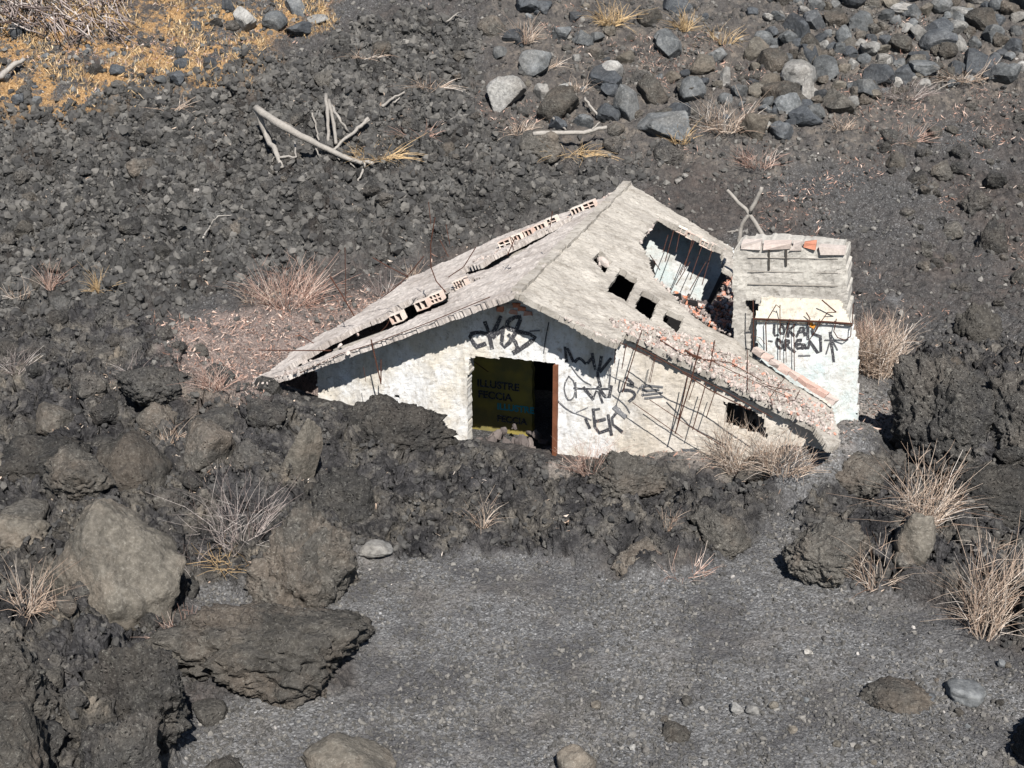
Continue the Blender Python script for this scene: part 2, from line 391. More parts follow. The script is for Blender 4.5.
def rock_mat(name, c0, c1, c2, pits=1.0, lichen=.5, bump=.6, tint=(.12, .09, .07), tintamt=.4, scale=1.0):
    m, t, b = new_mat(name, .93, .18); n = N(t); co0 = n.coord('Object')
    oi = n.node('ShaderNodeObjectInfo').outputs['Random']
    ad = n.node('ShaderNodeVectorMath', operation='ADD'); n.L(co0, ad.inputs[0])
    cx = n.node('ShaderNodeCombineXYZ'); n.L(n.math('MULTIPLY', oi, 37.0), cx.inputs[0]); n.L(n.math('MULTIPLY', oi, 91.0), cx.inputs[1]); n.L(cx.outputs[0], ad.inputs[1])
    co = ad.outputs[0]
    a = n.noise(co, 1.6 * scale, 8, .65); f = n.noise(co, 12 * scale, 8, .72); v = n.noise(co, 45 * scale, 4, .7)
    col = n.ramp(a, [(.3, c0), (.5, c1), (.7, c2)])
    col = n.mix(n.math('MULTIPLY', n.ramp(n.noise(co, 1.1 * scale, 5, .6), [(.48, 0), (.62, 1)]), tintamt), col, tint)
    col = n.mix(n.ramp(f, [(.36, 0), (.6, 1)]), n.mix(1, col, .62, 'MULTIPLY'), n.mix(1, col, 1.12, 'MULTIPLY'))
    if lichen: col = n.mix(n.math('MULTIPLY', n.ramp(n.noise(co, 24 * scale, 6, .85), [(.57, 0), (.62, 1)]), lichen), col, (.34, .33, .29))
    if lichen: col = n.mix(n.math('MULTIPLY', n.ramp(n.noise(co, 3 * scale, 7, .8), [(.56, 0), (.66, 1)]), lichen * .6), col, (.24, .23, .20))
    vr = n.math('ADD', n.math('MULTIPLY', oi, .6), .7)
    col = n.mix(1, col, n.node('ShaderNodeCombineColor').outputs[0], 'MULTIPLY')
    cc = [x for x in t.nodes if x.type == 'COMBINE_COLOR'][-1]
    for i in range(3): n.L(vr, cc.inputs[i])
    n.L(col, b.inputs['Base Color'])
    h = n.math('ADD', n.math('MULTIPLY', f, 1.0), n.math('MULTIPLY', v, .4))
    h = n.math('SUBTRACT', h, n.math('MULTIPLY', n.ramp(n.voro(co, 16 * scale), [(.0, 1), (.35, 0)]), .5 * pits))
    n.bump(h, bump, .09, b)
    return m
def tone_mat(name, stops, rough=.9, bumpscale=40, bumps=.3, nscale=8, dirt=.35):
    m, t, b = new_mat(name, rough, .2); n = N(t); co = n.geo()
    col = n.ramp(n.attr('tone'), stops)
    f = n.noise(co, nscale, 6, .7)
    col = n.mix(n.math('MULTIPLY', n.ramp(f, [(.4, 1), (.6, 0)]), dirt), col, n.mix(1, col, .4, 'MULTIPLY'))
    n.L(col, b.inputs['Base Color']); n.bump(n.noise(co, bumpscale, 4), bumps, .02, b)
    return m
def plaster_mat(name, base, stain, dark, cracks=True, turq=0.0, lines=0, axis=None, cream=False):
    m, t, b = new_mat(name, .9, .2); n = N(t); co = n.geo()
    a = n.noise(co, 1.3, 7, .65); f = n.noise(co, 9, 8, .75); g = n.noise(co, 40, 4, .7)
    col = n.mix(n.ramp(a, [(.45, 0), (.62, 1)]), base, stain)
    if cream:
        dg = n.node('ShaderNodeVectorMath', operation='DOT_PRODUCT'); n.L(co, dg.inputs[0]); dg.inputs[1].default_value = tuple(gv)
        sv = n.math('SUBTRACT', dg.outputs['Value'], float(P0 @ gv)); sv = n.math('ADD', sv, n.math('MULTIPLY', n.noise(co, 1.2, 5, .7), 1.6))
        col = n.mix(n.math('MULTIPLY', n.ramp(n.math('MULTIPLY', sv, .2), [(.42, 0), (.56, 1)]), .75), col, (.47, .415, .345))
    if axis is not None:
        cv = n.node('ShaderNodeCombineXYZ')
        for i, (vec, sc_) in enumerate(axis):
            d_ = n.node('ShaderNodeVectorMath', operation='DOT_PRODUCT'); n.L(co, d_.inputs[0]); d_.inputs[1].default_value = tuple(vec); n.L(n.math('MULTIPLY', d_.outputs['Value'], sc_), cv.inputs[i])
        ln = n.noise(cv.outputs[0], 1.0, 6, .75)
        col = n.mix(n.math('MULTIPLY', n.ramp(ln, [(.40, 1), (.50, 0)]), .35), col, dark)
        col = n.mix(n.math('MULTIPLY', n.ramp(ln, [(.56, 0), (.64, 1)]), .25), col, (.60, .56, .50))
    if turq: col = n.mix(n.math('MULTIPLY', n.ramp(n.noise(co, 1.9, 5, .6), [(.45, 0), (.6, 1)]), turq), col, (.42, .55, .56))
    col = n.mix(n.math('MULTIPLY', n.ramp(f, [(.53, 0), (.66, 1)]), .8), col, dark)
    col = n.mix(n.math('MULTIPLY', n.ramp(n.noise(co, 3.2, 6, .75), [(.54, 0), (.66, 1)]), .4), col, dark)
    col = n.mix(n.math('MULTIPLY', n.ramp(g, [(.58, 0), (.66, 1)]), .5), col, dark)
    if cracks:
        dv = n.node('ShaderNodeVectorMath', operation='MULTIPLY_ADD'); n.L(n.noise(co, 2.5, 5, .6, 'Color'), dv.inputs[0]); dv.inputs[1].default_value = (.9, .9, .9); n.L(co, dv.inputs[2])
        c = n.voro(dv.outputs[0], .8, 'Distance', 'DISTANCE_TO_EDGE')
        col = n.mix(n.math('MULTIPLY', n.ramp(c, [(0, 1), (.008, 0)]), .4), col, (.12, .10, .085))
    n.L(col, b.inputs['Base Color'])
    n.bump(n.math('ADD', f, n.math('MULTIPLY', g, .4)), .4, .03, b)
    return m
M = {}
M['ground'] = ground_mat()
M['lava'] = rock_mat('rough_lava', (.036, .035, .036), (.068, .065, .061), (.115, .106, .094), 1.3, .5, 1.0, (.14, .12, .10), .35)
M['lavabrown'] = rock_mat('brown_lava', (.055, .052, .047), (.096, .089, .079), (.145, .132, .113), .9, .45, .9, (.17, .135, .105), .45)
M['boulder'] = rock_mat('grey_boulder', (.078, .071, .060), (.125, .113, .095), (.17, .152, .126), .4, .3, .6, (.20, .165, .13), .5)
M['bluegrey'] = rock_mat('blue_grey_basalt', (.046, .050, .053), (.095, .100, .103), (.18, .186, .188), .1, .25, .25, (.13, .12, .105), .3)
M['darkrock'] = rock_mat('dark_basalt', (.028, .031, .036), (.055, .06, .066), (.09, .095, .10), .1, .15, .25, (.08, .075, .07), .2)
M['palerock'] = rock_mat('pale_basalt', (.13, .127, .12), (.22, .215, .205), (.36, .35, .33), .3, .7, .4, (.2, .17, .14), .3)
M['clink'] = tone_mat('loose_clinker', [(0, (.045, .044, .043)), (.4, (.104, .099, .091)), (.75, (.22, .208, .19)), (.93, (.36, .34, .32)), (1, (.5, .46, .42))], dirt=.3)
M['straw'] = tone_mat('dry_straw', [(0, (.17, .11, .08)), (.35, (.36, .265, .20)), (.7, (.50, .41, .33)), (1, (.62, .56, .50))], dirt=.15)
M['gold'] = tone_mat('golden_grass', [(0, (.20, .13, .07)), (.4, (.42, .29, .15)), (.75, (.50, .36, .20)), (1, (.58, .47, .33))], dirt=.1)
M['pinktwig'] = tone_mat('pinkish_twigs', [(0, (.16, .085, .06)), (.4, (.34, .21, .165)), (.75, (.52, .38, .31)), (1, (.62, .52, .45))], dirt=.15)
M['greytwig'] = tone_mat('grey_dead_twigs', [(0, (.09, .065, .055)), (.4, (.24, .195, .18)), (.75, (.40, .35, .32)), (1, (.55, .50, .46))], dirt=.2)
M['deadwood'] = tone_mat('bleached_wood', [(0, (.11, .10, .088)), (.5, (.26, .24, .215)), (1, (.38, .355, .32))], bumpscale=30, bumps=.6, nscale=14)
M['rust'] = tone_mat('rusted_steel', [(0, (.035, .018, .014)), (.5, (.085, .035, .022)), (1, (.20, .075, .035))], dirt=.4)
M['brick'] = tone_mat('broken_brick', [(0, (.10, .085, .08)), (.3, (.25, .21, .19)), (.6, (.48, .42, .38)), (.8, (.50, .24, .17)), (1, (.55, .21, .12))], nscale=12)
M['hollow'] = tone_mat('hollow_clay_brick', [(0, (.36, .15, .09)), (.5, (.60, .47, .40)), (1, (.72, .66, .58))], nscale=16)
m_, t_, b_ = new_mat('black_spray_paint', .7, .2); n_ = N(t_)
c_ = n_.ramp(n_.attr('tone'), [(0, (.02, .022, .025)), (.5, (.04, .04, .045)), (1, (.17, .17, .175))])
c_ = n_.mix(n_.math('MULTIPLY', n_.ramp(n_.noise(n_.geo(), 7, 7, .8), [(.52, 0), (.68, 1)]), .35), c_, (.20, .20, .20)); c_ = n_.mix(n_.ramp(n_.noise(n_.geo(), 38, 4, .8), [(.58, 0), (.64, 1)]), c_, (.5, .49, .47))
n_.L(c_, b_.inputs['Base Color']); M['paint'] = m_
M['wall'] = plaster_mat('white_plaster', (.60, .60, .59), (.53, .49, .42), (.28, .25, .21), cream=True, axis=((gv, 4), (rv, 4), ((0, 0, 1), .6)))
M['annexwhite'] = plaster_mat('whitewashed_wall', (.62, .62, .60), (.54, .55, .52), (.34, .31, .265), turq=.5)
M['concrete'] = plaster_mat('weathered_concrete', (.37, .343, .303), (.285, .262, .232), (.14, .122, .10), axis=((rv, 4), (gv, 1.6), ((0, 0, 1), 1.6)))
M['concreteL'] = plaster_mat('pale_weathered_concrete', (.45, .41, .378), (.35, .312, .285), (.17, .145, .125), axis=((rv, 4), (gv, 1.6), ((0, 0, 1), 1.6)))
M['annexgrey'] = plaster_mat('board_marked_concrete', (.42, .40, .36), (.35, .33, .30), (.18, .165, .145), axis=((rv, .6), (gv, .6), ((0, 0, 1), 9)))
M['cream'] = plaster_mat('cream_render', (.50, .465, .39), (.44, .40, .33), (.24, .215, .18))

# ------------------------------------------------------------------ build ground
def pos_list(a, b, st, ext, g=1.18):
    base = list(np.arange(a, b, st)); s = st; hi = base[-1]; out = []
    while hi < b + ext: s *= g; hi += s; out.append(hi)
    s = st; lo = base[0]; pre = []
    while lo > a - ext: s *= g; lo -= s; pre.append(lo)
    return np.array(pre[::-1] + base + out)
vs = np.arange(900, -60, -0.95)
ys = []
yy = np.arange(8.0, 60, 0.01); vv = []
zz0 = profile(np.zeros_like(yy), yy); dy = yy; dz = zz0 - 10
cz = dy * math.cos(PITCH) - dz * math.sin(PITCH); cu = dy * math.sin(PITCH) + dz * math.cos(PITCH)
pv = 384 - F * cu / cz
ys = np.interp(-vs, -pv, yy); ys = np.unique(np.round(ys, 4))
st = ys[-1] - ys[-2]; far = []; q = ys[-1]
while q < 1500: st *= 1.15; q += st; far.append(q)
near = []; q = ys[0]; st = ys[1] - ys[0]
while q > -40: st *= 1.25; q -= st; near.append(q)
ys = np.concatenate([near[::-1], ys, far])
us = pos_list(-110, 1134, 1.15, 60000, 1.3)
D = np.clip(ys, 6, None) * 1.02 + 0.8
UU = (us - 512) / F
GX = UU[None, :] * D[:, None]; GY = np.repeat(ys[:, None], len(us), 1)
x = GX.ravel(); y = GY.ravel()
z, Z, tone = H(x, y, True)
nr, nc = GX.shape
idx = np.arange(nr * nc).reshape(nr, nc)
Fq = np.stack([idx[:-1, :-1], idx[:-1, 1:], idx[1:, 1:], idx[1:, :-1]], -1).reshape(-1, 4)
at = {'tone': tone}; at.update(Z)
# the crust folds over itself: push the surface sideways as well as up
mk = np.clip(Z['lava'] + .8 * Z['aa'], 0, 1) * (1 - smooth(-.9, -.2, sdist(FOOTP, *foot(x, y)))) * (y < 60) * (y > 8); q_ = np.nonzero(mk > .02)[0]
P3 = np.stack([x[q_], y[q_], z[q_] * 1.6], 1)
x[q_] += mk[q_] * (.16 * perlin3(P3 * 2.3, 3) + .09 * perlin3(P3 * 5.5, 4) + .05 * perlin3(P3 * 12, 5))
y[q_] += mk[q_] * (.20 * perlin3(P3 * 2.3, 6) + .10 * perlin3(P3 * 5.5, 7) + .05 * perlin3(P3 * 12, 8))
z[q_] += mk[q_] * (.05 * perlin3(P3 * 9, 9) + .03 * perlin3(P3 * 20, 10))
g = mesh_np('ground', np.stack([x, y, z], 1), Fq, M['ground'], None, True, at)
tag(g, kind='structure')
print('GROUND', nr, nc)
del x, y, z, Z, tone, Fq, GX, GY

# ------------------------------------------------------------------ rocks
_ico = {}
def ico(sub):
    if sub not in _ico:
        bm = bmesh.new(); bmesh.ops.create_icosphere(bm, subdivisions=sub, radius=1)
        V = np.array([v.co[:] for v in bm.verts]); Fc = np.array([[v.index for v in f.verts] for f in bm.faces]); bm.free()
        _ico[sub] = (V / np.linalg.norm(V, axis=1)[:, None], Fc)
    return _ico[sub]
def rock_shape(kind, seed, sub):
    V, Fc = ico(sub); r0 = np.random.default_rng(seed)
    k = {'angular': 8, 'lava': 20, 'clod': 14}[kind]
    n = r0.normal(size=(k, 3)); n /= np.linalg.norm(n, axis=1)[:, None]; d = r0.uniform(.52 if kind == 'angular' else .62, 1.0, k)
    dots = np.maximum(V @ n.T, 1e-3) / d
    p = {'angular': 60, 'lava': 12, 'clod': 10}[kind]
    r = (dots ** p).sum(1) ** (-1.0 / p)
    P = V * np.minimum(r, 1.25)[:, None]
    if kind == 'angular':
        P = P * (1 + .06 * fbm3(P * 2.2, 4, seed % 50) + .02 * fbm3(P * 9, 3, seed % 31))[:, None]
    elif kind == 'clod':
        P = P * (1 + .16 * fbm3(P * 1.8, 4, seed % 50) + .06 * fbm3(P * 6, 4, seed % 31, .6))[:, None]
    else:
        rg = np.abs(perlin3(P * 2.3, seed % 40)); rg2 = np.abs(perlin3(P * 5.5, seed % 37)); 
        P = P * (1 + .26 * fbm3(P * 1.4, 4, seed % 50) - .07 * np.exp(-(rg / .04) ** 2) + .17 * fbm3(P * 3.6, 5, seed % 31, .72) + .07 * fbm3(P * 15, 3, 9, .75))[:, None]
    return P, Fc
def rotm(ax, ay, az):
    cx, sx, cy, sy, cz_, sz = math.cos(ax), math.sin(ax), math.cos(ay), math.sin(ay), math.cos(az), math.sin(az)
    return np.array([[cz_, -sz, 0], [sz, cz_, 0], [0, 0, 1]]) @ np.array([[cy, 0, sy], [0, 1, 0], [-sy, 0, cy]]) @ np.array([[1, 0, 0], [0, cx, -sx], [0, sx, cx]])
def px_scale(P): return F / ((P - CAM) @ FW_)
def Hat(xx, yy): return float(H(np.array([xx]), np.array([yy]))[0])
ROCKN = 0
def place_rock(name, bbox, kind, mat, label, cat='boulder', group=None, sub=5, depth=1.0, seed=None, lift=0.0, tiltx=0.0, roll=0.0):
    """bbox: pixel box of the visible rock; it sits with its lower edge on the ground"""
    global ROCKN; ROCKN += 1
    if seed is None: seed = ROCKN * 13 + 5
    u0, v0, u1, v1 = bbox
    base = march((u0 + u1) / 2, v1, Hs)
    k = px_scale(base); W = (u1 - u0) / k; hp = (v1 - v0) / k
    wx = W / 2 * (1.08 if kind == 'lava' else 1.0); wy = wx * depth
    hz = max((hp - 0.42 * 1.0 * wy), hp * .45) / 0.93 * (.8 if kind == 'lava' else .68)
    if (kind == 'clod' and W > 2.2) or v0 == 608: hz *= (1.12 if v0 == 608 else 1.5); wy *= 1.1
    P, Fc = rock_shape(kind, seed, sub)
    P = P @ rotm(random.uniform(0, 6), random.uniform(0, 6), random.uniform(0, 6)).T
    P = (P - (P.max(0) + P.min(0)) / 2) / ((P.max(0) - P.min(0)) / 2)
    P = P * np.array([wx, wy, hz])
    P = P @ rotm(tiltx, roll, 0).T
    cx = base[0]; cy = base[1] + wy * .75
    cz_ = Hs(np.array([cx]), np.array([cy]))[0] + hz * .25 + lift
    # match the picture centre
    tv = (v0 + v1) / 2
    for _ in range(4):
        c = np.array([cx, cy, cz_]); rel = P + c - CAM
        dd = rel @ FW_; pu = 512 + F * rel[:, 0] / dd; pvv = 384 - F * (rel @ UP_) / dd
        cx += ((u0 + u1) / 2 - (pu.max() + pu.min()) / 2) / k
        e = (v0 - pvv.min()) / k
        cz_ -= e * .93
        cz_ = min(cz_, Hat(cx, cy) + hz * (.45 if kind == 'lava' else .7))
    cz_ = max(cz_, Hat(cx, cy) + hz * (.05 if kind == 'lava' else .2))
    loc = (cx, cy, cz_)
    o = mesh_np(name, P + np.array(loc), Fc, mat, None, not (kind == 'angular' or sub <= 3), None, loc)
    tag(o, label, cat, group, 'thing')
    return o

BIG = [
 ((46,508,194,642),'clod','boulder','large smooth grey brown boulder beside the dry straw at the left edge',6,1.0),
 ((153,608,367,700),'lava','lavabrown','long low brown lava boulder lying on the gravel in the lower left',6,.7),
 ((245,500,357,611),'lava','lavabrown','rough squarish lava boulder at the upper left corner of the gravel yard',6,.9),
 ((92,430,172,503),'clod','lavabrown','rounded grey boulder with a dark cleft on its right, above the large smooth one',5,1.0),
 ((44,472,120,522),'lava','lavabrown','low dark block resting just above the large smooth boulder',5,.8),
 ((184,425,238,478),'clod','lavabrown','reddish brown rounded rock above the grey shrub',5,1.0),
 ((0,432,80,490),'lava','lava','dark lumpy lava boulder on the left edge above a patch of black ash',5,1.0),
 ((-20,462,14,495),'clod','boulder','small brown rock cut off by the left edge of the picture',4,1.0),
 ((-10,520,54,566),'lava','boulder','grey lichen crusted rock on the left edge beside the large smooth boulder',5,1.0),
 ((333,393,456,462),'lava','lava','broad black lava dome pressed against the white front wall',6,.8),
 ((298,742,400,800),'clod','boulder','pale rounded boulder cut off by the bottom edge',5,1.0),
 ((203,754,245,790),'lava','lava','small lava rock on the bottom edge, left of the pale rounded one',4,1.0),
 ((192,698,228,727),'clod','lavabrown','small reddish stone under the end of the long low boulder',4,1.0),
 ((358,547,394,563),'clod','palerock','flat beige stone where the gravel yard meets the lava',4,.8),
 ((612,536,664,574),'lava','lavabrown','low rock at the toe of the lava bank, above the gravel centre',5,.8),
 ((585,450,665,497),'lava','lavabrown','broad olive brown lava block just below the graffiti wall',6,.7),
 ((676,434,702,456),'angular','darkrock','small dark block leaning on the foot of the white wall',4,1.0),
 ((735,455,790,485),'lava','lavabrown','low lava block at the head of the gravel path',5,.8),
 ((783,526,872,590),'lava','lavabrown','brown lava boulder with a black hollow on its left, beside the gravel path',6,.8),
 ((892,533,932,586),'clod','boulder','smooth grey green boulder behind a straw tuft at right',5,1.0),
 ((892,366,1010,476),'lava','lava','tall clinker mass standing right of the ruin and casting a black shadow',6,.8),
 ((985,360,1090,480),'lava','lava','clinker mass on the right edge beside the tallest one',6,.8),
 ((930,462,1050,528),'lava','lava','wide lava block in front of the clinker mass at right',6,.7),
 ((828,462,888,502),'lava','lavabrown','flat brown lava block on the ash between the ruin and the big straw tuft',5,.8),
 ((1005,575,1060,640),'lava','lava','dark boulder on the right edge behind the tall straw',5,1.0),
 ((1014,664,1130,800),'lava','lava','large dark boulder cut by the right edge near the bottom corner',5,1.2),
 ((556,744,598,780),'clod','boulder','brownish stone on the bottom edge right of centre, dark on its left',4,1.0),
 ((905,690,935,704),'angular','darkrock','flat dark stone left of the small blue grey one at lower right',4,1.0),
 ((730,702,744,714),'clod','palerock','left one of two pale stones lying together on the gravel',4,1.0),
 ((745,704,760,715),'clod','palerock','right one of two pale stones lying together on the gravel',4,1.0),
 ((660,722,690,742),'lava','lavabrown','low brown crust in the gravel near the bottom edge',4,1.0),
 ((945,680,985,706),'clod','bluegrey','small blue grey stone lying in the black shade at lower right',4,1.0),
 ((860,682,930,712),'lava','lavabrown','low greenish mound of cinders right of the gravel yard',5,.8),
 ((-60,630,70,760),'lava','lava','huge rough lava mass filling the lower left corner',6,.9),
 ((70,640,190,745),'lava','lava','rough lava mass with a black gap on its right, lower left',6,.8),
 ((-50,700,70,830),'lava','lavabrown','orange brown lava block in the bottom left corner',5,.9),
 ((80,710,160,820),'lava','lava','dark lava block on the bottom edge near the left corner',5,.9),
 ((150,548,190,600),'lava','lava','narrow lava rock leaning on the right side of the large smooth boulder',4,.9),
 ((120,395,190,432),'lava','lava','dark lava hump behind the rounded grey boulder',5,.9),
 ((310,465,375,530),'lava','lava','cracked lava block between the tilted slab and the lava bank',5,.9),
 ((690,505,750,552),'lava','lavabrown','rusty lava block at the right end of the lava bank',5,.8),
 # upper slope
 ((486,77,527,112),'angular','palerock','pale grey angular boulder alone on the slope above the roof',5,1.0),
 ((587,70,622,101),'angular','darkrock','dark blue block leaning on a paler block',5,1.0),
 ((596,66,624,90),'angular','palerock','paler block behind the dark blue block',4,1.0),
 ((570,34,594,50),'angular','bluegrey','flat blue grey slab near the top edge left of the bare ash chute',4,1.0),
 ((571,54,582,64),'angular','palerock','small white triangular stone beside the ash chute',4,1.0),
 ((655,38,682,63),'angular','bluegrey','blue grey boulder below a dark gap near the top centre',5,1.0),
 ((632,112,690,145),'angular','bluegrey','tilted blue grey slab above the dead branch end',5,.9),
 ((612,85,640,125),'angular','bluegrey','upright grey green block left of the tilted slab',5,.9),
 ((636,80,668,108),'clod','lavabrown','brown lava block between the upright and the tilted slabs',4,1.0),
 ((678,80,706,105),'angular','bluegrey','grey block with a flat face above the hanging grass',4,1.0),
 ((518,132,562,166),'clod','lavabrown','brown rock left below the lying dead branch',5,.9),
 ((536,94,580,130),'clod','lavabrown','brown boulder beneath the pale small stones',5,1.0),
 ((533,88,550,106),'angular','palerock','pale small stone left of the brown boulder',4,1.0),
 ((553,82,573,95),'angular','palerock','white flat stone on top of the brown boulder',4,1.0),
 ((719,68,730,92),'angular','palerock','narrow upright stone with a bright top',4,.6),
 ((790,22,811,50),'angular','darkrock','dark upright block at the left end of the rock pile',5,1.0),
 ((920,32,956,58),'angular','darkrock','largest dark blue block of the rock pile',5,1.0),
 ((905,52,930,68),'angular','darkrock','dark slab leaning below the largest dark block',4,1.0),
 ((907,66,938,84),'angular','bluegrey','blue grey slab under the leaning dark slab',4,1.0),
 ((850,86,882,107),'angular','bluegrey','blue grey slab at the foot of the rock pile',5,1.0),
 ((812,56,838,85),'angular','bluegrey','round shouldered grey block in the middle of the rock pile',5,1.0),
 ((797,50,818,73),'angular','darkrock','steep dark block left of the round shouldered one',4,1.0),
 ((835,26,852,46),'angular','bluegrey','pointed grey block in the upper rock pile',4,1.0),
 ((757,80,806,114),'clod','lavabrown','wide brown block at the lower left of the rock pile',5,.9),
 ((800,75,814,110),'angular','palerock','upright pale edged block beside the wide brown one',4,.8),
 ((788,112,822,134),'angular','darkrock','dark split block at the lowest corner of the rock pile',5,1.0),
 ((895,42,912,54),'angular','palerock','pale flat stone in the middle of the rock pile',4,1.0),
 ((873,58,892,72),'angular','palerock','whitish block left of the dark hollow in the pile',4,1.0),
 ((888,6,914,20),'clod','palerock','lichen white rock at the top of the pile',4,1.0),
 ((948,8,974,26),'clod','palerock','lichen white rock near the top right of the pile',4,1.0),
 ((982,28,1004,50),'angular','bluegrey','split grey slab at the right end of the pile',4,1.0),
 ((1010,40,1034,54),'angular','darkrock','dark stone on the right edge of the picture',4,1.0),
 ((740,115,768,148),'clod','boulder','brown grass hung boulder left of the rock pile',5,1.0),
 ((232,6,258,34),'angular','palerock','pale grey block at the left of the blue rocks among orange grass',4,1.0),
 ((262,14,288,34),'angular','bluegrey','blue slab in the group of rocks among orange grass',4,1.0),
 ((284,-6,306,16),'angular','bluegrey','blue rock on the top edge among orange grass',4,1.0),
 ((306,14,330,26),'clod','palerock','flat pale rock right of the orange grass strip',4,1.0),
 ((284,26,312,42),'angular','darkrock','low dark slab below the orange grass strip',4,1.0),
 ((222,0,236,20),'angular','darkrock','dark rock left of the pale grey block',4,1.0),
 ((10,22,28,36),'clod','darkrock','dark round rock in front of the brush pile',4,1.0),
 ((28,96,42,108),'angular','bluegrey','blue grey stone at the lower edge of the orange grass, left',4,1.0),
 ((204,58,220,70),'clod','darkrock','dark rock in the orange grass above its right corner',4,1.0),
 ((956,302,1000,345),'lava','lavabrown','reddish clinker mound on the slope above the clinker mass',5,.9),
 ((975,215,1005,255),'lava','lava','dark clinker lump with pale specks on the right slope',5,.9),
 ((960,190,990,215),'lava','lava','black clinker lump with a deep hole on the right slope',5,.9),
 ((885,152,906,173),'clod','lavabrown','lone brown stone on the dark right hand slope',4,1.0),
]
for b, kd, mt, lb, sb, dp in BIG:
    nm = 'lava_boulder' if kd == 'lava' else ('boulder' if b[2] - b[0] > 30 else 'rock')
    place_rock(nm, b, kd, M[mt], lb, 'boulder' if nm != 'rock' else 'rock', None, sb, dp)
# tilted slab standing in the left foreground
o = place_rock('rock_slab', (283, 418, 318, 486), 'angular', M['boulder'], 'narrow pale brown slab standing tilted behind the grey shrub', 'rock slab', None, 5, .6, 77, 0, 0, .35)
o = place_rock('stone_slab', (703, 444, 738, 457), 'angular', M['palerock'], 'flat cream slab lying at the foot of the wall near the straw', 'stone slab', None, 4, .7)

def inpoly_px(pp, u, v):
    return sdist(np.array(pp, float), np.array([u], float), np.array([v], float))[0] > 0
SCAT = []
def scatter_rocks(poly, n, smin, smax, kinds, mats, name, label, group, sub=3, avoid=6):
    us_ = [p[0] for p in poly]; vs_ = [p[1] for p in poly]; c = 0; tries = 0; placed = []
    while c < n and tries < n * 30:
        tries += 1
        u = random.uniform(min(us_), max(us_)); v = random.uniform(min(vs_), max(vs_))
        if not inpoly_px(poly, u, v): continue
        s = smin + (smax - smin) * random.random() ** 2
        if any((u - a) ** 2 + (v - b_) ** 2 < (.31 * (s + q)) ** 2 for a, b_, q in placed): continue
        placed.append((u, v, s)); c += 1
        mt = random.choice(mats)
        o = place_rock(name, (u - s / 2, v - s * .4, u + s / 2, v + s * .4), random.choice(kinds), M[mt], label, 'rock', group, sub, 1.0); SCAT.append((o, u, v, s, mt, name))
LB = [(0,395),(200,400),(330,420),(345,520),(240,590),(190,610),(190,700),(180,768),(0,768)]
scatter_rocks(LB, 34, 20, 50, ['lava', 'lava', 'clod'], ['lava', 'lava', 'lavabrown'], 'lava_block', 'cracked lava block half sunk in the lava flow between the ruin and the gravel yard', 'lava blocks of the foreground flow', 4)
scatter_rocks([(900,370),(1024,360),(1040,560),(1024,650),(930,600),(800,580),(790,530),(870,500)], 14, 16, 38, ['lava', 'clod'], ['lava', 'lavabrown'], 'lava_block', 'lava block among the straw on the right hand flow beside the gravel yard', 'lava blocks of the right hand flow', 4)
scatter_rocks([(0,330),(150,322),(260,370),(300,392),(60,395),(0,395)], 22, 14, 40, ['lava'], ['lava'], 'lava_block', 'low black lava lump on the dark flow left of the pink rubble', 'lava lumps left of the pink rubble', 3)
scatter_rocks([(0,120),(240,90),(470,40),(480,160),(600,200),(330,265),(0,300)], 120, 9, 24, ['lava'], ['lava', 'lava', 'lavabrown'], 'clinker_block', 'larger black clinker block on the slope behind the ruin', 'large clinkers of the rear slope', 3)
scatter_rocks([(860,120),(1024,100),(1024,350),(960,360),(890,220)], 45, 8, 24, ['lava', 'clod'], ['lava', 'lavabrown'], 'lava_lump', 'small dark rock on the ashy slope at right', 'dark rocks of the right slope', 3)
scatter_rocks([(600,700),(830,640),(1010,660),(1024,768),(520,768)], 34, 5, 13, ['clod', 'angular'], ['boulder', 'palerock', 'lavabrown', 'bluegrey'], 'stone', 'small stone on the lower right gravel', 'stones on the lower right gravel', 2)
PILE = [(770,0),(1040,-5),(1040,75),(960,85),(900,95),(850,112),(800,135),(768,140),(745,100),(760,40)]
scatter_rocks(PILE, 165, 12, 38, ['angular', 'angular', 'angular', 'clod'], ['bluegrey', 'bluegrey', 'bluegrey', 'darkrock', 'darkrock', 'palerock', 'boulder', 'lavabrown', 'lavabrown'], 'rock', 'small angular grey rock packed in the pile across the upper right slope', 'rocks of the pile on the upper right slope', 3)
FIELD = [(490,0),(770,0),(760,60),(745,110),(700,150),(600,160),(520,150),(490,110)]
scatter_rocks(FIELD, 75, 8, 34, ['angular', 'angular', 'clod'], ['bluegrey', 'darkrock', 'boulder', 'lavabrown', 'lavabrown', 'lava'], 'rock', 'small rock lying loose on the upper middle slope, left of the rock pile', 'loose rocks on the upper middle slope', 3)
scatter_rocks([(0,60),(240,20),(240,75),(120,95),(40,110),(0,110)], 44, 6, 17, ['clod', 'angular'], ['darkrock', 'lava', 'bluegrey'], 'rock', 'small dark rock poking through the orange grass at upper left', 'dark rocks in the orange grass', 3)

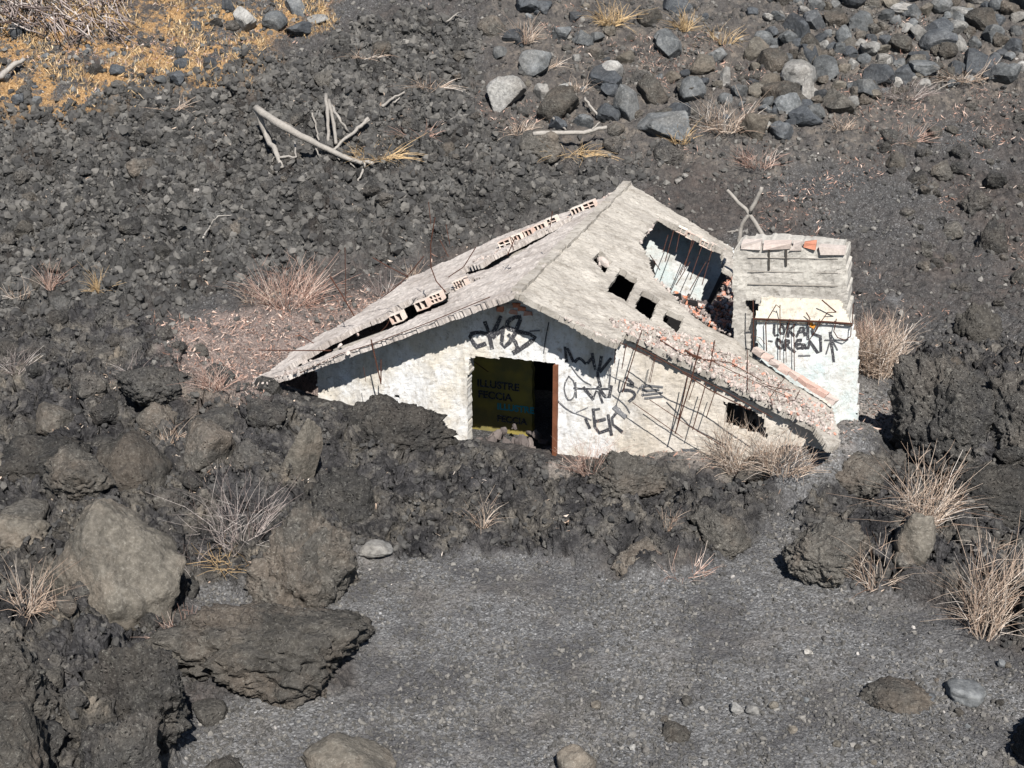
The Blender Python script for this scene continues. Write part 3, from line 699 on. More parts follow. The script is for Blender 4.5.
# ------------------------------------------------------------------ loose stones, uncountable
def stones(name, n, sel, size, seed, tonef=None, kind='lava', sub=1, y0=11.5, y1=46, mat='clink', sink=.15, flat=.7, tb=(.05, .66)):
    r0 = np.random.default_rng(seed)
    shapes = []
    for i in range(8):
        P, Fc = rock_shape('angular' if i % 2 and sub == 1 else 'lava', seed * 10 + i, sub); P = P * (1 + r0.uniform(-.22, .22, len(P)))[:, None] * np.array([1, .85, flat]); shapes.append((P, Fc))
    yy_ = y0 + (y1 - y0) * np.sqrt(r0.random(n * 4)) if y1 > 30 else r0.uniform(y0, y1, n * 4)
    xx_ = (r0.random(n * 4) - .5) * 2 * (yy_ * .40 + .8)
    Zq = zones(xx_, yy_); wgt = sel(Zq, xx_, yy_)
    keep = r0.random(n * 4) < wgt
    s_, t_ = foot(xx_, yy_); keep &= ~((s_ > SL) & (s_ < SR) & (t_ > .4) & (t_ < RLEN))
    xx_ = xx_[keep][:n]; yy_ = yy_[keep][:n]; m = len(xx_)
    zz_ = H(xx_, yy_); sz = size[0] * (size[1] / size[0]) ** (r0.random(m) ** 2.2)
    VV, FF, AA = [], [], []; off = 0
    for i in range(8):
        P, Fc = shapes[i]; id_ = np.arange(i, m, 8); k = len(id_)
        if k == 0: continue
        A = r0.random((k, 3)) * 6.28
        # random rotation from quaternions
        q = r0.normal(size=(k, 4)); q /= np.linalg.norm(q, axis=1)[:, None]; w0, x0, y0_, z0 = q.T
        Rm = np.stack([np.stack([1 - 2 * (y0_**2 + z0**2), 2 * (x0 * y0_ - z0 * w0), 2 * (x0 * z0 + y0_ * w0)], -1),
                       np.stack([2 * (x0 * y0_ + z0 * w0), 1 - 2 * (x0**2 + z0**2), 2 * (y0_ * z0 - x0 * w0)], -1),
                       np.stack([2 * (x0 * z0 - y0_ * w0), 2 * (y0_ * z0 + x0 * w0), 1 - 2 * (x0**2 + y0_**2)], -1)], 1)
        Q = np.einsum('kij,pj->kpi', Rm, P) * sz[id_][:, None, None]
        Q += np.stack([xx_[id_], yy_[id_], zz_[id_] + sz[id_] * sink], -1)[:, None, :]
        VV.append(Q.reshape(-1, 3)); FF.append((Fc[None] + (np.arange(k) * len(P))[:, None, None]).reshape(-1, 3) + off); off += k * len(P)
        tn = tb[0] + r0.random(k) ** 1.8 * tb[1] + (r0.random(k) < .012) * .35
        AA.append(np.repeat(np.clip(tn, 0, 1), len(P)))
    o = mesh_np(name, np.concatenate(VV), np.concatenate(FF), M[mat], None, False, {'tone': np.concatenate(AA)})
    return o
o = stones('gravel', 42000, lambda Z, x, y: Z['gravel'] * (.35 + .65 * smooth(-.2, .3, fbm2(x * .6, y * .6, 3, 44))), (.008, .045), 5, y1=27, flat=.7, tb=(.12, .55))
tag(o, 'loose grey lapilli spread over the yard and path', 'gravel', None, 'stuff')
o = stones('clinker', 62000, lambda Z, x, y: Z['aa'] * .9, (.018, .15), 6, y0=22, sink=.05, sub=2, tb=(.03, .50), flat=.9)
tag(o, 'loose black clinker covering the slope behind the ruin', 'clinker', None, 'stuff')
o = stones('lava_rubble', 34000, lambda Z, x, y: Z['lava'] * smooth(-.5, .3, fbm2(x * .9, y * .9, 3, 45)), (.008, .09), 7, y1=34, sink=-.1, sub=2, tb=(.0, .38))
tag(o, 'small broken lava lying over the foreground lava flows', 'rubble', None, 'stuff')
o = stones('scree', 36000, lambda Z, x, y: (1 - Z['aa']) * (1 - Z['lava']) * (1 - Z['gravel']) * (.25 + .75 * smooth(-.2, .3, fbm2(x * .5, y * .5, 3, 46))), (.018, .11), 8, y0=22, sink=.2)
tag(o, 'small scree stones strewn over the upper slopes', 'scree', None, 'stuff')

# ------------------------------------------------------------------ the buried ruin
house = empty('ruined_house', (float(P0[0]), float(P0[1]), 0.0))
tag(house, 'white graffitied ruin with a broken pitched concrete roof, buried to its eaves in lava', 'house')
def slab(name, O, a, b, n, poly, holes, cell, thick, mat, parent, amp=.012, jag=.05, js=3.0, seed=1, clipf=None, back=None):
    """rough slab in the plane O+s*a+t*b, n outward; cells outside poly or inside a hole are left out"""
    mn = poly.min(0) - .1; mx = poly.max(0) + .1
    ns = int((mx[0] - mn[0]) / cell) + 1; nt_ = int((mx[1] - mn[1]) / cell) + 1
    S, T = np.meshgrid(mn[0] + cell * np.arange(ns + 1), mn[1] + cell * np.arange(nt_ + 1), indexing='ij')
    cs_ = (S[:-1, :-1] + cell / 2); ct = (T[:-1, :-1] + cell / 2)
    wv = jag * 1.6 * fbm2(cs_ * js, ct * js, 4, seed, .7)
    keep = sdist(poly, cs_, ct) + wv > 0
    for h in holes:
        jj = 1.0
        if isinstance(h, tuple): h, jj = h
        keep &= ~(sdist(h, cs_, ct) + wv * jj > 0)
    if clipf is not None: keep &= clipf(cs_, ct)
    jx = (rng.random(S.shape) - .5) * cell * .5; jy = (rng.random(S.shape) - .5) * cell * .5
    nz = amp * (fbm2(S * 2.5, T * 2.5, 4, seed + 1) * 1.5 + fbm2(S * 14, T * 14, 2, seed + 2) * .7)
    base = O + (S + jx)[..., None] * a + (T + jy)[..., None] * b
    top = base + nz[..., None] * n; tk = thick + .02 * fbm2(S * 3, T * 3, 2, seed + 5)
    bot = base - tk[..., None] * n
    nv = S.size; V = np.concatenate([top.reshape(-1, 3), bot.reshape(-1, 3)]); id_ = np.arange(nv).reshape(S.shape)
    i, j = np.nonzero(keep)
    q = np.stack([id_[i, j], id_[i + 1, j], id_[i + 1, j + 1], id_[i, j + 1]], 1)
    if np.dot(np.cross(a, b), n) < 0: q = q[:, ::-1]
    Fs = [q, q[:, ::-1] + nv]
    K = np.zeros((ns + 2, nt_ + 2), bool); K[1:-1, 1:-1] = keep[:ns, :nt_]
    def side(mask, p0, p1):
        ii, jj = np.nonzero(mask)
        A = id_[ii + p0[0], jj + p0[1]]; B = id_[ii + p1[0], jj + p1[1]]
        return np.stack([A, A + nv, B + nv, B], 1)
    k0 = K[1:-1, 1:-1]
    Fs += [side(k0 & ~K[:-2, 1:-1], (0, 1), (0, 0)), side(k0 & ~K[2:, 1:-1], (1, 0), (1, 1)),
           side(k0 & ~K[1:-1, :-2], (0, 0), (1, 0)), side(k0 & ~K[1:-1, 2:], (1, 1), (0, 1))]
    Fq = np.concatenate(Fs)
    used = np.unique(Fq); mp = np.full(len(V), -1); mp[used] = np.arange(len(used))
    return mesh_np(name, V[used], mp[Fq], mat, parent, False)
def pl(pp, O, n, a, b): return st_poly(pp, O, n, a, b)
ZH = np.array([0, 0, 1.0])
# --- roof
def R_(pp): return pl(pp, P0, nR, rr, rv)
def L_(pp): return pl(pp, P0, nL, lv, rv)
q4 = lambda P: [(512 + x / 4, 192 + y / 4) for x, y in P]
q8 = lambda x0, y0, P: [(x0 + x / 8, y0 + y / 8) for x, y in P]
outR = R_([(515,292),(571,239),(628,182),(733,248),(736,340),(752,356),(833,409),(842,443),(830,449),(815,427),(768,402),(700,369),(626,333),(619,344),(600,337),(560,315)])
outR[0] = (-.02, 0); outR[2] = (-.02, RLEN); outR = np.delete(outR, 1, 0)
bigh = R_([(640,243),(648,230),(660,217),(690,232),(722,250),(724,268),(738,275),(738,341),(715,331),(690,314),(655,277),(648,258)])
grow = lambda P: [(sum(p[0] for p in P) / 4 + (x - sum(p[0] for p in P) / 4) * 1.1, sum(p[1] for p in P) / 4 + (y - sum(p[1] for p in P) / 4) * 1.1) for x, y in P]
holesR = [bigh] + [(R_(q4(grow(P))), .15) for P in ([(322,272),(352,238),(398,272),(375,318)], [(385,395),(435,312),(497,350),(460,432)], [(495,460),(525,398),(587,430),(555,508)], [(605,515),(622,473),(685,500),(660,560)])]
holesR += [R_([(655,337),(662,333),(668,341),(662,345)]), R_([(694,334),(700,336),(706,343),(698,341)]), R_([(683,350),(692,349),(702,358),(694,359)]), R_([(722,398),(742,404),(768,418),(766,428),(745,425),(724,410)])]
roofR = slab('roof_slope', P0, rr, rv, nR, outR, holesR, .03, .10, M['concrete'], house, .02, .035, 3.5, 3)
outL = L_([(515,292),(628,182),(600,199),(560,215),(512,238),(430,283),(375,318),(300,362),(262,384),(225,404),(228,398),(262,384)])
outL = np.array([(-.02, 0), (-.02, RLEN), *[tuple(p) for p in L_(LREAR)], (5.7, .5), (5.75, 0)])
gapA = L_([(458,271),(468,266),(480,264),(492,256),(508,248),(530,237),(560,222),(573,215),(572,220),(545,237),(516,255),(492,267),(470,275)])
gapB = L_([(286,368),(301,357),(320,346),(338,336),(360,325),(381,317),(392,309),(406,301),(428,294),(450,287),(449,301),(430,311),(411,320),(394,327),(376,335),(350,346),(331,353),(301,365),(283,373)])
gapC = L_([(450,290),(462,283),(474,277),(480,278),(466,286),(452,294)])
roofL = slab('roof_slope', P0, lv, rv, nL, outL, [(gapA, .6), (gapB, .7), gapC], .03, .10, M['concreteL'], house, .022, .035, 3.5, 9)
rc = MB()
for k in range(26):
    t0 = .1 + k * RLEN / 26.5; c = P0 + rv * (t0 + .13) + ZH * .0
    rc.box(c + ZH * random.uniform(-.03, .0), rv * .14, gv * random.uniform(.07, .10), ZH * .035, .006, .4)
rc.build('ridge_cap', M['concrete'], house)
# --- front wall
FO = P0 + rv * OH
fp = lambda pp: pl(pp, FO, rv, gv, ZH)
wallpoly = np.array([(-3.8, -3.6), (-3.8, -.4), (0, .2), (5.05, -.4), (5.05, -3.6)])
def under_roof(s, t):
    return t < np.where(s < 0, .4618 * s, -.3838 * s) - .17
door = fp([(468,362),(472,357),(500,358),(530,361),(556,364),(556,500),(468,500)])
vent = fp([(723,402),(742,406),(764,418),(768,440),(745,436),(724,428)])
small = fp([(394,394),(399,394),(399,399),(394,399)])
wall = slab('front_wall', FO, gv, ZH, -rv, wallpoly, [(door, .15), (vent, .8), (small, .2)], .035, .24, M['wall'], house, .012, .03, 3, 15, under_roof)
# brick showing in the gable above the door
bk = MB()
for u, v in [(504,303),(510,306),(516,305),(522,309),(500,309),(528,313),(513,312)]:
    p = on_plane(u, v, FO - rv * .03, rv); bk.box(p, gv * .06, rv * .02, ZH * .035, .01, random.choice([.5, .75, .95]))
bk.build('exposed_brick', M['brick'], wall)
df = MB(); p = on_plane(555.5, 420, FO - rv * .02, rv); ztop = on_plane(555, 364, FO, rv)[2]
df.box(np.array([p[0], p[1], ztop / 2 - .3]), gv * .035, rv * .06, ZH * (ztop / 2 + .3), .003, .8)
dfo = df.build('door_post', M['rust'], house)
# --- inner walls, plus two added dark screens behind the roof holes
BO = P0 + rv * (RLEN - .72)
slab('back_wall', BO, gv, ZH, -rv, np.array([(-1.6, -3.4), (-1.6, -.8), (0, .2), (2.9, -.9), (2.9, -3.4)]), [], .06, .2, M['annexwhite'], house, .01, .03, 3, 25, under_roof)
IO = P0 + rv * 2.3
PANEL = bpy.data.materials.new('yellow_painted_wall')
m_, t_, b_ = new_mat('olive_yellow_wall', .9, .1); n_ = N(t_)
n_.L(n_.ramp(n_.noise(n_.geo(), 1.5, 5), [(.4, (.32, .25, .06)), (.6, (.18, .155, .06))]), b_.inputs['Base Color']); bpy.data.materials.remove(PANEL)
ipx = lambda u, v: to_st(on_plane(u, v, IO, rv), IO, gv, ZH)
i0 = ipx(460, 350)[0]; i1 = ipx(532, 350)[0]
inner = slab('inner_wall_or_screen', IO, gv, ZH, -rv, np.array([(i0 - .3, -3.6), (i0 - .3, -1.25), (i1, -1.15), (i1, -3.6)]), [], .08, .15, m_, house, .005, .01, 3, 29, under_roof)
HOLE_SHADE = tone_mat('painted_hole_shade', [(0, (.015, .014, .014)), (1, (.02, .019, .018))])  # near-black colour stands in for the shade inside the roof holes
slab('inner_wall_or_screen', P0 + rv * 4.2, gv, ZH, -rv, np.array([(-1.5, -3.4), (-1.5, -.9), (1.3, -.5), (1.3, -3.4)]), [], .1, .12, HOLE_SHADE, house, .005, .01, 3, 27, under_roof)  # added screen, not a known wall; keeps the square holes dark
slab('inner_wall_or_screen', P0 + rv * 3.25, gv, ZH, -rv, np.array([(1.2, -3.4), (1.2, -.2), (2.5, -.8), (2.5, -3.4)]), [], .1, .12, HOLE_SHADE, house, .005, .01, 3, 28, under_roof)  # second added screen, blocks the view to the lit back wall
def side_wall(s0, t0_, t1_, ztop, nm):
    mbx = MB(); c = P0 + gv * s0 + rv * (t0_ + t1_) / 2; mbx.box(np.array([c[0], c[1], ztop / 2 - .3]), gv * .1, rv * (t1_ - t0_) / 2, ZH * (ztop / 2 + .3)); return mbx.build(nm, M['wall'], house)
side_wall(4.75, .85, 2.2, 1.05, 'side_wall'); side_wall(3.15, 3.95, 7.0, 1.6, 'side_wall')
rf = MB()
for t0 in (1.6, 3.2, 4.9, 6.3):
    for dr, L0, nn in ((rr, 2.4 if t0 > 2 else 5.0, nR), (lv, 3.0 if t0 > 3 else 4.4, nL)):
        if dr is rr: continue
        c = P0 + rv * t0 + dr * L0 / 2 - nn * .22; rf.box(c, dr * L0 / 2, rv * .05, nn * .07, .004, .3)
rf.build('rafters', M['concrete'], house)
# --- side block with graffiti
TT = 2.22
TO = P0 + rv * TT
tp = lambda pp: pl(pp, TO, rv, gv, ZH)
tower = slab('annexe', TO, gv, ZH, -rv, tp([(733,250),(738,248),(757,246),(800,247),(838,252),(846,255),(849,330),(849,420),(733,420)]), [(tp([(746,300),(752,301),(769,305),(769,317),(753,319),(746,309)]), 1.0)], .04, .75, M['annexgrey'], house, .02, .004, 3, 41)
WO = TO - rv * .20
wp = lambda pp: pl(pp, WO, rv, gv, ZH)
low = slab('annexe_front', WO, gv, ZH, -rv, wp([(757,321),(852,325),(852,332),(858,345),(857,440),(757,440)]), [], .035, .195, M['annexwhite'], tower, .008, .008, 3, 43)
# sloping ledge above the white front
a0, a1 = on_plane(762, 297, TO, rv), on_plane(839, 299, TO, rv); b0, b1 = on_plane(754, 320, WO - rv * .06, rv), on_plane(851, 324, WO - rv * .06, rv)
ea = (b1 - b0) / np.linalg.norm(b1 - b0); eb = (a0 + a1) / 2 - (b0 + b1) / 2; eb -= ea * (eb @ ea); lb = np.linalg.norm(eb); eb /= lb
en = np.cross(ea, eb); en *= np.sign(en @ -FW_)
slab('ledge', b0, ea, eb, en, np.array([(0, 0), ((b1 - b0) @ ea, 0), ((a1 - b0) @ ea, lb), ((a0 - b0) @ ea, lb)]), [], .03, .06, M['cream'], tower, .012, .02, 4, 47)
cap = MB()
for (u0, u1, v, tn) in ((741, 760, 246, .6), (762, 790, 247, .62), (791, 802, 248, .55), (804, 816, 246.5, .9), (820, 845, 251, .6)):
    c0 = on_plane(u0, v, TO - rv * .03, rv); c1 = on_plane(u1, v, TO - rv * .03, rv)
    cap.box((c0 + c1) / 2 + rv * .1, (c1 - c0) / 2, rv * .11, ZH * .055, .014, tn)
cap.build('coping_brick', M['brick'], tower)
bd = MB()
for v in (257, 271, 284):
    c0 = on_plane(748, v, TO - rv * .012, rv); c1 = on_plane(838, v + 2, TO - rv * .012, rv); bd.box((c0 + c1) / 2, (c1 - c0) / 2, rv * .004, ZH * .007, .003, .2)
for u, v0, v1 in ((769, 250, 270), (786, 249, 266)):
    c0 = on_plane(u, v0, TO - rv * .015, rv); c1 = on_plane(u, v1, TO - rv * .015, rv); bd.box((c0 + c1) / 2, gv * .015, rv * .01, (c1 - c0) / 2, .002, .0)
bd.build('board_joints', tone_mat('board_joint_concrete', [(0, (.05, .045, .04)), (.25, (.36, .33, .29)), (1, (.4, .37, .33))]), tower)
# tiled strip along the foot of the block
st_ = MB(); A_ = on_plane(754, 349, P0 + nR * .14, nR); B_ = on_plane(836, 402, P0 + nR * .14, nR)
d_ = (B_ - A_) / np.linalg.norm(B_ - A_); Lg = np.linalg.norm(B_ - A_); k = 9
for i in range(k):
    c = A_ + d_ * Lg * (i + .5) / k; st_.box(c, d_ * Lg / k * .48, np.cross(nR, d_) * .075, nR * .04, .01, random.choice([.55, .62, .66, .7, .74]))
st_.build('tile_edge', M['brick'], house)

# --- hollow clay bricks in the broken edges
def hollow(c, ax, ay, az, nx, nz, parent):
    """open cells face -ay"""
    mb = MB(); w_ = .008
    for i in range(nx + 1): mb.box(c + ax * (-1 + 2 * i / nx), ax / np.linalg.norm(ax) * w_, ay, az, .001, random.uniform(.3, .8))
    for i in range(nz + 1): mb.box(c + az * (-1 + 2 * i / nz) - ay * .02, ax * 1.04, ay * .97, az / np.linalg.norm(az) * w_, .001, random.uniform(.4, 1))
    mb.box(c + ay * .9, ax * .98, ay * .05, az * .98, 0, .1)
    return mb.build('hollow_brick', M['hollow'], parent)
for u, v, nx in ((398,317,2),(423,304,2),(437,297,3),(461,283,4)):
    c = on_plane(u, v, P0 + nL * .03, nL); hollow(c, lv * .115, rv * .09, nL * .075, nx, 2 if nx == 3 else 1, roofL)
for u, v, nx in ((506,243,2),(517,238,3),(528,233,3),(541,227,3),(552,221,2),(578,210,3),(590,205,2)):
    c = on_plane(u, v, P0 + nL * .04, nL); hollow(c, lv * .12, rv * .09, nL * .07, nx, 2 if nx == 2 else 1, roofL)
for u, v, nx in ((679,229,3),(694,237,4),(708,245,4),(717,249,3)):
    c = on_plane(u, v, P0 - nR * .06, nR); hollow(c, rr * .15, rv * .05, nR * .055, nx, 1, roofR)

# --- broken pieces: many small chunks in one mesh
def chunks(name, pts, smin, smax, mat, parent, tones, seed, sub=1):
    r0 = np.random.default_rng(seed); VV, FF, AA = [], [], []; off = 0
    for p in pts:
        P, Fc = rock_shape('angular', int(r0.integers(1, 40)), sub)
        s_ = smin * (smax / smin) ** (r0.random() ** 1.8)
        P = (P * np.array([1, r0.uniform(.5, 1), r0.uniform(.3, .7)])) @ rotm(*(r0.random(3) * 6)).T * s_ + p
        VV.append(P); FF.append(Fc + off); off += len(P); AA.append(np.full(len(P), r0.choice(tones) + r0.uniform(-.05, .05)))
    return mesh_np(name, np.concatenate(VV), np.concatenate(FF), mat, parent, False, {'tone': np.concatenate(AA)})
def rand_in(poly_px, n):
    us_ = [p[0] for p in poly_px]; vs_ = [p[1] for p in poly_px]; A = np.array(poly_px, float)
    U = rng.uniform(min(us_), max(us_), n * 6); V_ = rng.uniform(min(vs_), max(vs_), n * 6)
    k = sdist(A, U, V_) > 0; return list(zip(U[k][:n], V_[k][:n]))
# rubble fill seen through the big hole
heapO = P0 - nR * .42
rp = [(700,312),(716,332),(738,352),(745,280),(728,272),(716,300),(700,303),(680,297)]
heap = slab('fallen_fill', heapO, rr, rv, nR, pl(rp, heapO, nR, rr, rv), [], .05, .9, M['brick'], house, .10, .12, 2, 51)
hp_ = [on_plane(u, v, P0 - nR * random.uniform(.16, .40), nR) for u, v in rand_in([(668,286),(690,312),(712,328),(737,342),(738,282),(730,274),(722,290),(712,306),(696,304),(680,296)], 2000)]
o = chunks('rubble', hp_, .012, .09, M['brick'], house, [.05, .15, .3, .4, .5, .6, .75, .85, 1], 3); tag(o, kind='stuff')
band = [(608,318),(640,322),(668,330),(700,338),(750,362),(800,392),(832,412),(836,438),(800,418),(740,388),(690,363),(640,339),(612,328)]
o = chunks('roof_debris', [on_plane(u, v, P0 + nR * .012, nR) for u, v in rand_in(band, 2600)], .007, .06, M['brick'], house, [.3, .45, .5, .55, .6, .6, .75], 4); tag(o, kind='stuff')
ed = []
for pp in ([(462,268),(492,254),(530,235),(572,214),(600,200)], [(600,200),(628,184)], [(262,383),(350,352)], [(655,277),(690,312),(735,338)], [(640,243),(660,217)], [(618,343),(560,315)], [(626,333),(700,369),(815,427)]):
    for a, b in zip(pp[:-1], pp[1:]):
        for i in range(int(math.hypot(b[0] - a[0], b[1] - a[1]) / 1.6)):
            f = random.random(); u = a[0] + (b[0] - a[0]) * f; v = a[1] + (b[1] - a[1]) * f + random.gauss(0, .8)
            ed.append(on_plane(u, v, P0, nL if u < 515 + 0 or v < 205 or (u < 600 and v < 240) else nR) + np.array([0, 0, .0]))
o = chunks('broken_edge', ed, .012, .06, M['brick'], house, [.35, .5, .55, .6, .6], 5); tag(o, kind='stuff')
gp = chunks('fallen_chunk', [on_plane(u, v, P0 - nL * .10, nL) for u, v in ((340,346),(358,335),(386,319),(312,362),(305,364),(500,250),(560,219))], .05, .11, M['brick'], roofL, [.55, .62], 6, 2); tag(gp, kind='stuff')
o = chunks('fallen_chunk', [on_plane(603, 262, P0 - nR * .1, nR), on_plane(600, 266, P0 - nR * .12, nR)], .08, .12, M['brick'], roofR, [.58], 8, 2)

# things fallen inside the doorway
dp = []
for i in range(90):
    a_ = rng.uniform(-1.15, .45); b_2 = rng.uniform(.75, 2.1); q = P0 + gv * a_ + rv * b_2; dp.append(np.array([q[0], q[1], -.42 + .25 * rng.random() + .25 * max(0, 1.4 - b_2)]))
o = chunks('door_rubble', dp, .03, .16, M['brick'], house, [.0, .0, .05, .1], 12, 2); tag(o, kind='stuff')
# --- graffiti
def ribbons(name, strokes, O, n, parent, mat, wpx=2.6, off=.012, tone=.5):
    mb = MB(); k = px_scale(O)
    for stq in strokes:
        wd = wpx * 1.2; tn = tone
        if isinstance(stq, tuple): stq, wd, tn = stq
        P = [on_plane(u, v, O + n * off, n) for u, v in stq]
        Q = []
        for i in range(len(P)):                       # soften the corners of a spray stroke
            if 0 < i < len(P) - 1: Q += [P[i] * .7 + P[i - 1] * .3, P[i] * .7 + P[i + 1] * .3]
            else: Q.append(P[i])
        P = Q; L_s, R_s = [], []
        for i, p in enumerate(P):
            t = P[min(i + 1, len(P) - 1)] - P[max(i - 1, 0)]; t = t / (np.linalg.norm(t) + 1e-9); sd_ = np.cross(n, t); hw = wd / k / 2 * random.uniform(.85, 1.1)
            ext = -t * hw * .6 if i == 0 else (t * hw * .6 if i == len(P) - 1 else 0)
            L_s.append(p + sd_ * hw + ext); R_s.append(p - sd_ * hw + ext)
        V = L_s + R_s + [q - n * .004 for q in L_s] + [q - n * .004 for q in R_s]; m = len(P); Fc = []
        for i in range(m - 1):
            Fc += [(i, i + 1, m + i + 1, m + i), (2 * m + i, 3 * m + i, 3 * m + i + 1, 2 * m + i + 1), (i, 2 * m + i, 2 * m + i + 1, i + 1), (m + i, m + i + 1, 3 * m + i + 1, 3 * m + i)]
        mb.add(V, Fc, tn); 
        O = O; off += .00025
    return mb.build(name, mat, parent)
A = lambda *p: q8(450, 290, p)
nf = -rv
ribbons('graffiti', [A((290,350),(230,335),(150,355),(185,420),(215,455)), A((210,455),(280,430)), A((280,260),(310,340),(335,465)), A((405,215),(355,330),(310,375)), A((345,380),(430,300)), A((425,310),(405,480),(500,400),(560,240)),
 A((560,215),(500,220),(445,270),(480,320),(700,365),(640,420),(555,475),(510,500)), A((470,360),(545,440),(525,495)), (A((640,330),(715,325)), 1.6, .8), (A((750,500),(765,380),(790,260)), 1, .3)], FO, nf, wall, M['paint'], 3.6)
B = lambda *p: q8(550, 330, p)
T4 = lambda *p: [(512 + x / 4, 384 + y / 4) for x, y in p]
ribbons('graffiti', [B((120,140),(132,250)), B((140,150),(185,250)), B((200,255),(225,225),(255,235),(290,280),(330,230)), B((338,190),(345,240),(362,315)), B((410,215),(395,310),(375,350),(405,450)), B((485,230),(400,335)),
 (B((150,370),(110,440),(120,520),(155,575),(205,520),(200,420),(150,370)), 1.6, .7), (B((190,465),(330,470),(480,470)), 1.5, .5), (B((205,420),(210,540)), 1.8, .7), B((270,460),(345,550)), (B((345,550),(380,460),(420,580)), 2.2, .5), B((385,455),(470,570),(490,450)), (B((485,300),(480,380),(470,470)), 1.8, .7),
 (B((560,400),(540,510),(590,480),(600,420)), 1.4, .5), B((610,380),(690,450),(620,435)), B((600,480),(665,485),(685,530),(635,570)), (B((700,500),(730,440),(900,455)), 2, .8), (B((740,440),(745,490),(870,475)), 2, .8), (B((740,520),(900,500)), 2, .8), (B((760,547),(900,532)), 2, .8),
 (B((340,640),(395,630)), 2, .6), T4((295,140),(310,175)), T4((325,100),(335,200),(385,182)), T4((330,150),(372,140)), T4((385,125),(398,202)), T4((430,100),(388,150),(440,190)),
 (B((60,560),(150,650),(270,690),(330,720)), .9, .9), (B((210,660),(300,620)), .9, .9), (B((170,290),(240,390),(330,440)), .9, .9), (B((500,520),(600,590),(640,660)), .9, .9), (B((520,620),(560,660),(600,690)), 5, 1.0)], FO, nf, wall, M['paint'], 2.6)
Cc = lambda *p: q8(740, 300, p)
ribbons('graffiti', [Cc((275,200),(270,285),(305,280)), Cc((335,200),(310,240),(335,280),(362,240),(335,200)), Cc((385,190),(385,290)), Cc((440,200),(390,240),(432,282)), Cc((455,290),(500,190),(522,280)), Cc((468,255),(515,250)), Cc((545,180),(545,310)), Cc((545,180),(612,200),(560,260),(640,290)),
 Cc((300,310),(285,350),(330,400),(350,350),(300,310)), Cc((365,320),(360,400)), Cc((365,320),(405,330),(370,365),(440,415)), Cc((490,320),(450,320),(450,390),(490,382)), Cc((455,355),(485,350)), Cc((502,390),(502,330),(540,410),(560,330)), Cc((560,330),(650,460),(645,290)), Cc((720,260),(740,400),(750,490)), (Cc((680,320),(860,318)), 1.2, .7), (Cc((690,430),(730,300),(780,400)), 1.2, .7), (Cc((470,445),(560,445)), 1.4, .8), (Cc((228,325),(260,330)), 1.2, .6)], WO, nf, low, M['paint'], 2.1)
ofl = ribbons('graffiti', [(Cc((575,175),(575,225),(590,200)), 4, .5)], WO, nf, low, tone_mat('orange_spray_paint', [(0, (.6, .25, .04)), (1, (.6, .25, .04))], dirt=0), 4, .018)
def lettering(txt, u, v, hpx, mat, parent):
    cu_ = bpy.data.curves.new('lettering', 'FONT'); cu_.body = txt; p = on_plane(u, v, IO - rv * .03, rv); cu_.size = hpx / px_scale(p) * 1.35; cu_.extrude = .002; cu_.offset = .006
    o_ = bpy.data.objects.new('tmp', cu_); link(o_); dg = bpy.context.evaluated_depsgraph_get(); me = bpy.data.meshes.new_from_object(o_.evaluated_get(dg)); bpy.data.objects.remove(o_)
    V = np.array([x.co[:] for x in me.vertices]); Fc = [tuple(f.vertices) for f in me.polygons]
    W_ = p + V[:, :1] * gv + V[:, 1:2] * ZH - V[:, 2:3] * rv
    return mesh_np('lettering', W_, Fc, mat, parent, False, {'tone': np.full(len(W_), .3)})
tq = tone_mat('turquoise_paint', [(0, (.05, .30, .34)), (1, (.05, .30, .34))], dirt=0)
lettering('ILLUSTRE', 477, 386, 8, M['paint'], inner); lettering('FECCIA', 478, 397, 8, M['paint'], inner)
lettering('ILLUSTRE', 497, 409, 7, tq, inner); lettering('FECCIA', 497, 421, 7, M['paint'], inner)

# --- bent reinforcing bars, wires
def bar(pp, O, n, rpx=.5, parent=None, tn=.4):
    P = [on_plane(u, v, O, n) for u, v in pp]; r_ = rpx / px_scale(P[0])
    mb = MB(); mb.tube(P, r_, 5, tn); return mb.build('rebar', M['rust'], parent or house)
OF = P0 + rv * .25
z2 = lambda *p: q8(550, 330, p); z8 = lambda *p: [(600 + x / 4, 340 + y / 4) for x, y in p]; z5 = lambda *p: q8(330, 240, p); z6 = lambda *p: [(256 + x / 4, 192 + y / 4) for x, y in p]
for pp, rp_ in ((z2((610,110),(575,310)), .5), (z2((735,0),(660,240),(580,500)), .55), (z2((525,150),(515,265)), .5), (z2((850,190),(800,420)), .35), (z8((400,20),(360,180),(300,375)), .7), (z8((350,150),(310,340)), .6), (z8((425,170),(370,360)), .55),
                (z8((465,190),(425,310)), .5), (z8((385,150),(355,240)), .4), (z8((130,250),(230,320),(330,390)), .4), (z8((200,240),(350,340),(500,430)), .4), (z8((220,60),(195,165)), .35)):
    bar(pp, OF, rv, rp_)
ORs = P0 + nR * .05
for pp, rp_ in ((z8((150,25),(330,125),(470,190),(690,310)), .5), (z8((240,0),(330,55),(400,75),(520,90),(650,165)), .5), (z8((330,130),(440,200),(600,280)), .6), (z8((440,80),(560,140),(760,230)), .4), (z8((700,200),(720,250),(780,240),(800,200)), .35), (z8((460,0),(440,110)), .5), (z8((590,40),(590,200)), .4), (z8((80,10),(250,90)), .4),
                (z8((340,40),(370,60),(405,72)), 1.2), (z8((640,170),(700,190),(760,200)), .4), (z8((740,150),(680,230),(690,260)), .35)):
    bar(pp, ORs, nR, rp_)
OT = WO - rv * .08
